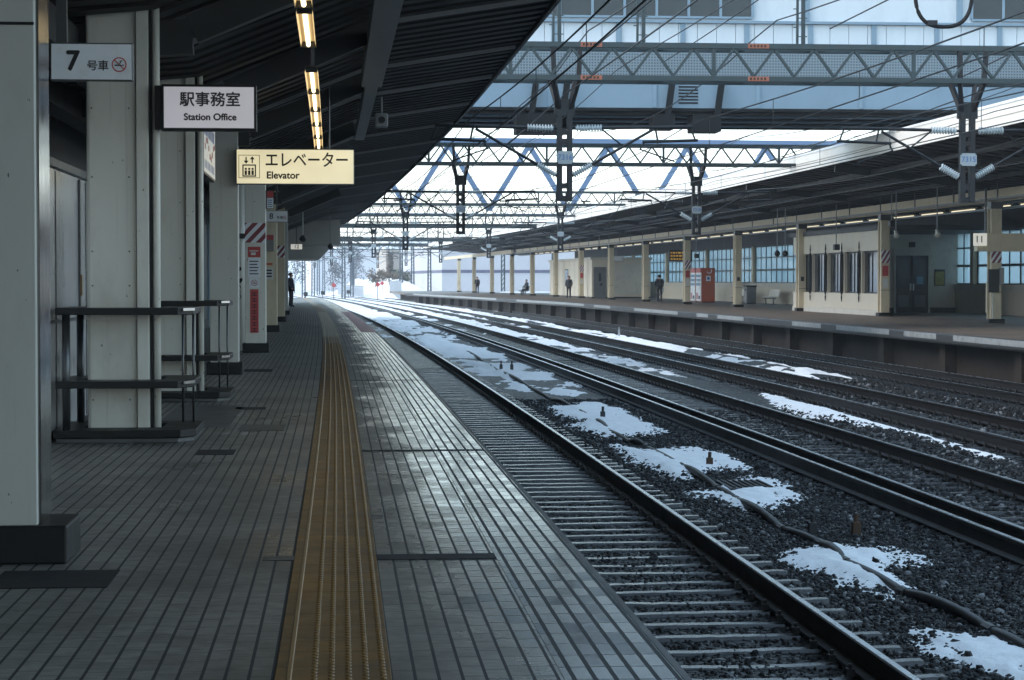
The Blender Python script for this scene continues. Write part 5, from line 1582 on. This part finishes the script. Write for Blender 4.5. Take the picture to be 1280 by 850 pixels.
# far blue truss bridge
bt = thing('truss_bridge', 'hazy blue truss bridge with a wide zigzag far behind the gantries', 'bridge', 0, 235, 0)
mb = MB(); mb.box(-60, 90, -0.5, 0.5, 16.6, 17.5); mb.build('top_chord', M['blue_truss'], bt)
mb = MB(); mb.box(-60, 90, -0.4, 0.4, 8.6, 8.95); mb.build('bottom_chord', M['blue_truss'], bt)
br = MB(); x = -60; up = True
while x < 86:
    br.bar((x, 0, 9.3 if up else 16.7), (x+4.6, 0, 16.7 if up else 9.3), 0.55, 0.5, up=(0,1,0)); x += 4.6; up = not up
br.build('diagonals', M['blue_truss'], bt)
for x in (-30, 38): MB().box(x-1, x+1, -1, 1, -1.5, 8.59).build('bridge_pier', M['building_beige'], bt)

# ================================================================== TRACKSIDE
def conduit(pts, label):
    mb = MB(); fine = []
    for i in range(len(pts)-1):
        (L0, s0), (L1, s1) = pts[i], pts[i+1]
        for k in range(8):
            u = k/8; hmp = math.sin(math.pi*u)**0.8
            L, s = L0+(L1-L0)*u, s0+(s1-s0)*u
            zb_ = float(ballast_z(np.array([L]), np.array([s]))[0])
            fine.append(T(L, s, zb_ + 0.004 + (0.055 if i % 2 else 0.025)*hmp))
    L, s = pts[-1]; fine.append(T(L, s, -1.2))
    o = mb.tube(fine, 0.042, 10).build('cable_conduit', M['hose'], smooth=True)
    for L, s in pts[1:-1]:
        z = float(ballast_z(np.array([L]), np.array([s]))[0])
        MB().tube([T(L, s-0.09, z+0.006), T(L, s+0.09, z+0.006)], 0.055, 10).build('coupling', M['dark_steel'], o)
    return tag(o, label, 'conduit')
PATH = [(4.72,11.0),(4.69,12.2),(4.68,13.6),(4.69,14.7),(4.55,16.5),(4.54,18.4),(4.62,19.7),(4.50,20.9),(4.58,23.7),(4.59,25.0),(4.66,28.0),(4.68,31.3),(4.57,32.3),(4.58,34.8),(4.69,37.4),(4.69,40.9),(4.61,44.1),(4.64,48.8),(4.65,57.4),(4.8,64.8),(4.92,74.3)]
conduit(PATH, 'black cable conduit snaking over the ballast between the first two tracks')
def stake(L, s, h, mt, label, cat='stake'):
    z = float(ballast_z(np.array([L]), np.array([s]))[0]) - 0.05
    t = thing('track_stake', label, cat, L, s, z, 'short stakes in the ballast')
    MB().box(-0.042, 0.042, -0.042, 0.042, 0, h*0.7).build('stake_body', M[mt], t, bevel=0.008)
    MB().tube([(0,0,h*0.7), (0.004,0,h)], 0.024, 8).build('stake_cap', M[mt], t)
stake(5.12, 20.3, 0.28, 'rust', 'rusty orange stake in the ballast right of the conduit')
stake(4.75, 20.6, 0.24, 'dark_steel', 'dark stake just left of the rusty one')
stake(4.85, 37.6, 0.30, 'dark_steel', 'dark stake standing in the large snow patch')
stake(5.05, 28.0, 0.26, 'rust', 'brown stake in the third snow patch')
stake(4.75, 58.0, 0.35, 'dark_steel', 'dark stake in the distant snow, left of a pair'); stake(5.05, 58.0, 0.35, 'dark_steel', 'dark stake in the distant snow, right of a pair')
stake(13.2, 92.0, 0.5, 'fence', 'pale stake beyond the third track')
dg = thing('drain_grate', 'dark square drain grate half covered by snow', 'drain grate', 4.95, 25.0, -1.14)
MB().box(-0.28, 0.28, -0.5, 0.5, 0, 0.05).build('grate_frame', M['dark_steel'], dg, bevel=0.01)
mb = MB()
for k in range(7): mb.box(-0.24+k*0.075, -0.21+k*0.075, -0.44, 0.44, 0.051, 0.066)
mb.build('grate_bars', M['rail_side'], dg)

# ================================================================== BACKGROUND
def building(name, label, L0, L1, s0, s1, z0, z1, mt, roof='bridge_trim', band=None, nwin=0):
    b = thing(name, label, 'building', raw=(0,0,0))
    MB().sweep([(L0, z0), (L1, z0), (L1, z1), (L0, z1)], frange(s0, s1, 8)).build('wall', M[mt], b)
    MB().sweep([(L0-0.3, z1+0.01), (L1+0.3, z1+0.01), (L1+0.3, z1+0.4), (L0-0.3, z1+0.4)], frange(s0-0.3, s1+0.3, 8)).build('roof', M['snow'], b)
    if band:
        MB().sweep([(L0-0.04, band[0]), (L1+0.04, band[0]), (L1+0.04, band[1]), (L0-0.04, band[1])], frange(s0-0.06, s1+0.06, 8)).build('colour_band', M['purple'], b)
    for k in range(nwin):
        p = T(L0 + (k+0.5)*(L1-L0)/nwin, s0-0.05, (z0+z1)/2)
        w_ = MB().box(-0.7, 0.7, -0.03, 0.03, -0.6, 0.6).build('window', M['glass_dark'], b); w_.location = p
    return b
building('warehouse', 'white building with a purple band beyond the far platform end', 21.8, 60, 276, 330, -1.4, 5.9, 'building_white', band=(2.35, 2.75))
building('house', 'beige building left of the purple banded one', 20.2, 26.0, 340, 356, -1.4, 6.4, 'building_beige', nwin=3)
building('house', 'distant pale building behind the masts', 24.0, 40.0, 520, 545, -1.4, 9.0, 'building_white')
building('house', 'pale two storey building seen through the far windows, nearest', 42, 54, 120, 150, -0.1, 6.0, 'building_white', nwin=3)
building('house', 'pale building seen through the far windows, further along', 40, 52, 180, 215, -0.1, 5.0, 'building_beige', nwin=3)
# snow bank
def bank():
    mb = MB(); Ss = frange(262, 420, 4); Ls = frange(8, 30, 1.1); vs_ = []
    for s in Ss:
        for L in Ls:
            c = 17.5 + (s-262)*0.035
            z = -1.5 + 2.6*math.exp(-((L-c)/4.2)**2) * min(1, (s-258)/30) * (1+0.25*math.sin(s*0.11+L*0.5))
            vs_.append(T(L, s, z))
    n = len(Ls)
    return mb.add(vs_, [(i*n+k, i*n+k+1, (i+1)*n+k+1, (i+1)*n+k) for i in range(len(Ss)-1) for k in range(n-1)])
struct(bank().build('snow_bank', M['snow'], smooth=True))
hl = MB(); vs_ = []
for j in range(12):
    for i in range(61):
        x = -900 + 30*i; y = 1000 + 70*j
        vs_.append((x, y, -2 + 26*math.sin(min(1, j/6)*1.57)*(0.6+0.4*math.sin(x*0.006+1.3)+0.15*math.sin(x*0.031))))
hl.add(vs_, [(j*61+i, j*61+i+1, (j+1)*61+i+1, (j+1)*61+i) for j in range(11) for i in range(60)])
struct(hl.build('hill', M['snow_ground'], smooth=True))

# fence at the far platform end
fn = thing('slat_fence', 'grey slat fence at the end of the far platform', 'fence', raw=(0,0,0))
mb = MB()
for k in range(40):
    p = T(15.2, 263 + k*0.45, -1.0); mb.box(p.x-0.02, p.x+0.02, p.y-0.14, p.y+0.14, -1.0, 1.3)
for z in (-0.4, 0.9): mb.bar(T(15.24, 262.8, z), T(15.24, 281, z), 0.04, 0.06)
mb.build('slats', M['fence'], fn)
fn2 = thing('snow_fence', 'pale snow fence running along the bank at the line end', 'fence', raw=(0,0,0))
mb = MB()
for k in range(60):
    p = T(12.0+k*0.06, 285 + k*1.6, 0); mb.box(p.x-0.04, p.x+0.04, p.y-0.5, p.y+0.5, -1.4, 0.6)
mb.bar(T(12.0, 285, 0.3), T(15.6, 381, 0.3), 0.05, 0.08)
mb.build('slats', M['fence'], fn2)

# masts in the haze
first = None
ml = [(-5.5,275,'leftmost, half behind the near platform'), (0.5,262,'rising over the dwarf signal'), (8.2,268,'just left of the middle red sign, near'), (3.4,275,'right of the left red sign'), (-3.5,290,'left of the line end, by itself'), (-1.0,320,'behind the leftmost, slightly right'), (2.0,300,'left of the red signs'), (4.5,350,'between two hazy masts left of centre'), (6.5,310,'above the middle red sign'), (9.5,345,'right of the middle red sign'), (11.5,300,'tall and dark, at the open sky gap'),
      (14.0,330,'right of the bright sky gap'), (17.2,285,'beside the brown shrubs'), (19.5,270,'thick teal one beside the far platform end'), (13.0,380,'small and far behind the others'), (20.3,300,'by the beige building')]
for L, s, w in ml:
    lb = f'hazy lattice mast at the line end, {w}'
    if first is None:
        t = thing('line_mast', lb, 'mast', L, s, -1.4, 'masts at the end of the line')
        mb = MB()
        for xx in (-0.2, 0.2):
            for yy in (-0.2, 0.2): mb.bar((xx, yy, 0), (xx*0.7, yy*0.7, 8.2), 0.15)
        z = 0.2; sg = 1
        while z < 7.8: mb.bar((-0.2*sg, -0.2, z), (0.2*sg, -0.2, z+0.5), 0.05); mb.bar((-0.2, -0.2*sg, z), (-0.2, 0.2*sg, z+0.5), 0.05); z += 0.5; sg = -sg
        mb.build('mast_lattice', M['mast'], t)
        mb = MB(); mb.bar((-1.6, 0, 6.4), (1.6, 0, 6.4), 0.1); mb.bar((-1.2, 0, 7.4), (1.2, 0, 7.4), 0.08); mb.build('crossarm', M['mast'], t)
        mb = MB()
        for xx in (-1.4, 1.4): insulator(mb, (xx, 0, 6.45), (xx, 0, 6.85), 0.1, 4)
        mb.build('insulator', M['porcelain'], t)
        first = t
    else: dup(first, L, s, -1.4, lb)

# red diamond signals and dwarf signals
def diamond(L, s, h, label, mt='red_sign', first=None):
    t = thing('diamond_signal', label, 'signal', L, s, -1.25, 'red diamond signals beyond the platform')
    MB().tube([(0,0,0), (0,0,h)], 0.05, 8).build('pole', M['mast'], t)
    MB().prism([(0,-0.34),(0.34,0),(0,0.34),(-0.34,0)], -0.06, -0.02, lambda x, y, z: (x, z, h+y)).build('diamond_plate', M[mt], t)
diamond(6.6, 262, 2.0, 'small red diamond sign on a thin pole, left of the three')
diamond(11.6, 255, 2.1, 'small red diamond sign on a thin pole, middle of the three')
diamond(15.0, 290, 2.2, 'small bright red diamond sign, right of the three')
for L, s, lb in ((2.6, 250, 'dwarf signal at the end of the near platform'), (5.9, 275, 'low dwarf signal beside the left diamond sign'), (11.0, 300, 'low dwarf signal beside the middle diamond sign')):
    t = thing('dwarf_signal', lb, 'signal', L, s, -1.25, 'dwarf signals at the line end')
    MB().tube([(0,0,0), (0,0,0.7)], 0.05, 8).build('pole', M['mast'], t)
    MB().box(-0.25, 0.25, -0.15, 0.15, 0.7, 1.2).build('signal_head', M['black'], t, bevel=0.03)

# shrubs and a tree on the bank
def leafy(name, label, L, s, z, rx, rz, mt, n=500, trunk=True, leaf=0.16, cat='shrub'):
    t = thing(name, label, cat, L, s, z)
    mb = MB(); r_ = random.Random(int(L*100+s))
    cl = [(r_.uniform(-.7,.7)*rx, r_.uniform(-.7,.7)*rx, rz*(0.5+r_.uniform(-.1,.8))) for _ in range(9)]
    for _ in range(n):
        cx, cy, cz = r_.choice(cl)
        p = Vector((cx + r_.gauss(0, rx*0.24), cy + r_.gauss(0, rx*0.24), max(0.1, cz + r_.gauss(0, rz*0.16))))
        a = Vector((r_.uniform(-1,1), r_.uniform(-1,1), r_.uniform(-1,1))).normalized()*leaf; b_ = a.orthogonal().normalized()*leaf*0.6
        mb.add([p-a, p+b_, p+a, p-b_], [(0,1,2,3)])
    mb.build('crown', M[mt], t, recalc=False)
    tr = MB(); tr.tube([(0,0,-0.3), (0.05,0,rz*0.5), (0,0.05,rz)], [0.09, 0.06, 0.02], 6)
    for k in range(5):
        cx, cy, cz = cl[k]; tr.tube([(0,0,rz*0.3), (cx*0.6, cy*0.6, cz*0.8), (cx, cy, cz)], [0.05, 0.03, 0.012], 5)
    tr.build('trunk', M['bark'], t)
leafy('shrub', 'brown leafless shrub on the snow bank, leftmost', 15.8, 310, 0.6, 1.5, 1.6, 'bush_brown')
leafy('shrub', 'low brown shrub at the middle of the snow bank', 18.2, 314, 0.7, 1.8, 1.4, 'bush_brown')
leafy('shrub', 'olive green shrub on the snow bank', 20.3, 318, 0.6, 1.6, 1.7, 'bush_green')
leafy('shrub', 'dull green shrub near the beige building', 22.8, 322, 0.3, 1.8, 1.5, 'bush_green')
M['bush_grey'] = mat('bare_twigs', (0.055,0.055,0.058), 0.7, var=0.5, scale=3)
for k, (L, s, hh, w) in enumerate(((-6, 400, 6, 'leftmost of the grey row'), (0, 430, 7, 'left part of the grey row'), (6, 410, 5.5, 'between two hazy masts'), (12, 440, 7.5, 'above the snow bank'), (18, 420, 6, 'behind the brown shrubs'), (26, 450, 8, 'behind the beige building'))):
    leafy('bare_tree', f'hazy bare winter tree far down the line, {w}', L, s, -1.3, 2.6, hh, 'bush_grey', 700, leaf=0.22, cat='tree')
leafy('conifer', 'tall thin dark tree beside the beige building', 20.6, 338, 0.0, 0.5, 5.0, 'bush_brown', 900, cat='tree')

# ================================================================== PEOPLE
def person(label, L, s, rz, pose='stand', h=1.70, coat='coat_black', bag=False):
    t = thing('person', label, 'person', L, s, 0, 'people waiting on the platforms', rz=rz)
    k = h / 1.70
    if pose == 'sit':
        J = dict(pel=(0,0,.50), sp=(0,.05,.80), ch=(0,.04,1.02), nk=(0,.0,1.18), hd=(0,-.05,1.30), ht=(0,-.05,1.42),
                 lh=(-.10,-.02,.49), lk=(-.12,-.42,.50), la=(-.12,-.40,.10), lt=(-.12,-.55,.04), rh=(.10,-.02,.49), rk=(.12,-.42,.50), ra=(.12,-.40,.10), rt=(.12,-.55,.04),
                 ls=(-.20,.03,1.08), le=(-.25,-.06,.82), lw=(-.14,-.30,.70), lf=(-.10,-.36,.68), rs=(.20,.03,1.08), re=(.25,-.06,.82), rw=(.14,-.30,.70), rf=(.10,-.36,.68))
    else:
        J = dict(pel=(0,0,.92), sp=(0,.01,1.12), ch=(0,.02,1.30), nk=(0,.0,1.44), hd=(0,-.02,1.55), ht=(0,-.01,1.66),
                 lh=(-.09,0,.90), lk=(-.11,-.02,.50), la=(-.12,.02,.09), lt=(-.13,-.14,.035), rh=(.09,0,.90), rk=(.10,-.03,.50), ra=(.10,.0,.09), rt=(.11,-.15,.035),
                 ls=(-.19,.02,1.38), le=(-.24,.03,1.12), lw=(-.20,-.12,.92), lf=(-.17,-.18,.88), rs=(.19,.02,1.38), re=(.24,.03,1.12), rw=(.21,-.08,.90), rf=(.20,-.12,.82))
    rad = dict(pel=.155, sp=.145, ch=.165, nk=.065, hd=.105, ht=.07, lh=.105, lk=.07, la=.055, lt=.045, rh=.105, rk=.07, ra=.055, rt=.045,
               ls=.085, le=.062, lw=.042, lf=.038, rs=.085, re=.062, rw=.042, rf=.038)
    ed_ = [('pel','sp'),('sp','ch'),('ch','nk'),('nk','hd'),('hd','ht'),('pel','lh'),('lh','lk'),('lk','la'),('la','lt'),('pel','rh'),('rh','rk'),('rk','ra'),('ra','rt'),
           ('ch','ls'),('ls','le'),('le','lw'),('lw','lf'),('ch','rs'),('rs','re'),('re','rw'),('rw','rf')]
    ks = list(J)
    me = bpy.data.meshes.new('body'); me.from_pydata([tuple(c*k for c in J[x]) for x in ks], [(ks.index(a), ks.index(b_)) for a, b_ in ed_], [])
    o = bpy.data.objects.new('body', me); COL.objects.link(o)
    sk = o.modifiers.new('skin', 'SKIN')
    for i, x in enumerate(ks):
        r_ = rad[x]*k; me.skin_vertices[0].data[i].radius = (r_, r_*0.8 if x in ('pel','sp','ch') else r_)
    me.skin_vertices[0].data[0].use_root = True
    sb = o.modifiers.new('sub', 'SUBSURF'); sb.levels = 2; sb.render_levels = 2
    dg_ = bpy.context.evaluated_depsgraph_get()
    m2 = bpy.data.meshes.new_from_object(o.evaluated_get(dg_)); bpy.data.objects.remove(o)
    m2.name = 'body'; m2.materials.clear()
    for q in ('skin', coat, 'coat_navy', 'black'): m2.materials.append(M[q])
    for p in m2.polygons:
        c = p.center / k
        hip = 0.86 if pose != 'sit' else 0.55
        if c.z > (1.44 if pose != 'sit' else 1.19): p.material_index = 0
        elif c.z < 0.09: p.material_index = 3
        elif c.z < hip and abs(c.x) < 0.17: p.material_index = 2
        elif pose != 'sit' and c.z < 0.93 and abs(c.x) > 0.15 and c.y < -0.08: p.material_index = 0
        else: p.material_index = 1
    m2.shade_smooth()
    ob = bpy.data.objects.new('body', m2); COL.objects.link(ob); ob.parent = t
    hz = J['hd'][2]*k; hy = J['hd'][1]*k
    bm = bmesh.new(); bmesh.ops.create_uvsphere(bm, u_segments=12, v_segments=8, radius=0.122*k)
    for v in bm.verts:
        v.co.y = v.co.y*1.05 + hy + 0.025; v.co.z = v.co.z*1.0 + hz + 0.045
    bmesh.ops.delete(bm, geom=[v for v in bm.verts if v.co.z < hz-0.04*k or (v.co.y < hy-0.03 and v.co.z < hz+0.07*k)], context='VERTS')
    m3 = bpy.data.meshes.new('hair'); bm.to_mesh(m3); bm.free(); m3.materials.append(M['hair']); m3.shade_smooth()
    oh = bpy.data.objects.new('hair', m3); COL.objects.link(oh); oh.parent = t
    # face: nose, eyes, mouth, ears
    fx = MB()
    fx.add([(-.014*k, hy-.095*k, hz-.015*k), (.014*k, hy-.095*k, hz-.015*k), (0, hy-.125*k, hz-.02*k), (0, hy-.098*k, hz+.03*k)], [(0,1,2),(0,2,3),(1,3,2)])
    fx.build('nose', M['skin'], ob)
    ey = MB()
    for sx_ in (-1, 1): ey.box(sx_*.04*k-.012, sx_*.04*k+.012, hy-.104*k, hy-.09*k, hz+.02*k, hz+.032*k)
    ey.build('eyes', M['hair'], ob)
    MB().box(-.022*k, .022*k, hy-.103*k, hy-.09*k, hz-.055*k, hz-.048*k).build('mouth', M['red_ink'], ob)
    if pose != 'sit':
        # hem of the coat
        ct = MB(); ct.tube([(0,.0,1.36*k), (0,.01,1.15*k), (0,.0,.95*k), (0,.0,.78*k)], [.15*k,.165*k,.185*k,.20*k], 14); c_ = ct.build('coat', M[coat], t, smooth=True)
    if bag:
        b_ = MB(); b_.box(-.15, .15, .13, .30, 1.0*k, 1.42*k); b_.build('backpack', M['coat_black'], t, bevel=0.05)
    return t
person('person in black coat with a backpack standing near the vending machine', 22.3, 132.5, math.radians(165), bag=True, h=1.74)
person('person in dark coat standing before the white cabin', 19.9, 157.0, math.radians(-20))
person('person in dark hooded coat standing at the far end of the far platform', 19.0, 214.0, math.radians(10), h=1.72)
person('person in dark clothes sitting between the slim far columns', 21.7, 196.0, math.radians(-60), 'sit')
person('person in dark coat waiting at the end of the near platform', -1.42, 108.0, math.radians(70), h=1.78)
sb_ = dup(ds, 21.5, 195.6, 0, 'dark seat under the sitting person')
sb_.rotation_euler = (0, 0, math.radians(30))

# ------------------------------------------------------------------ air
hz = MB().box(-1560, 1560, -360, 2160, -3.5, 30.0).build('haze', None) if False else None
me = bpy.data.meshes.new('haze')
b = MB().box(-1560, 1560, -360, 2160, -3.2, 32.0)
me.from_pydata(b.v, [], b.f)
hm = bpy.data.materials.new('haze_air'); hm.use_nodes = True
n = hm.node_tree; n.nodes.clear()
o = n.nodes.new("ShaderNodeOutputMaterial"); pv = n.nodes.new("ShaderNodeVolumePrincipled")
pv.inputs["Color"].default_value = (0.82, 0.91, 1.0, 1)
pv.inputs["Density"].default_value = 0.00042
pv.inputs["Anisotropy"].default_value = 0.0
n.links.new(pv.outputs[0], o.inputs["Volume"])
me.materials.append(hm)
ho = bpy.data.objects.new('haze', me); COL.objects.link(ho); struct(ho, 'stuff')
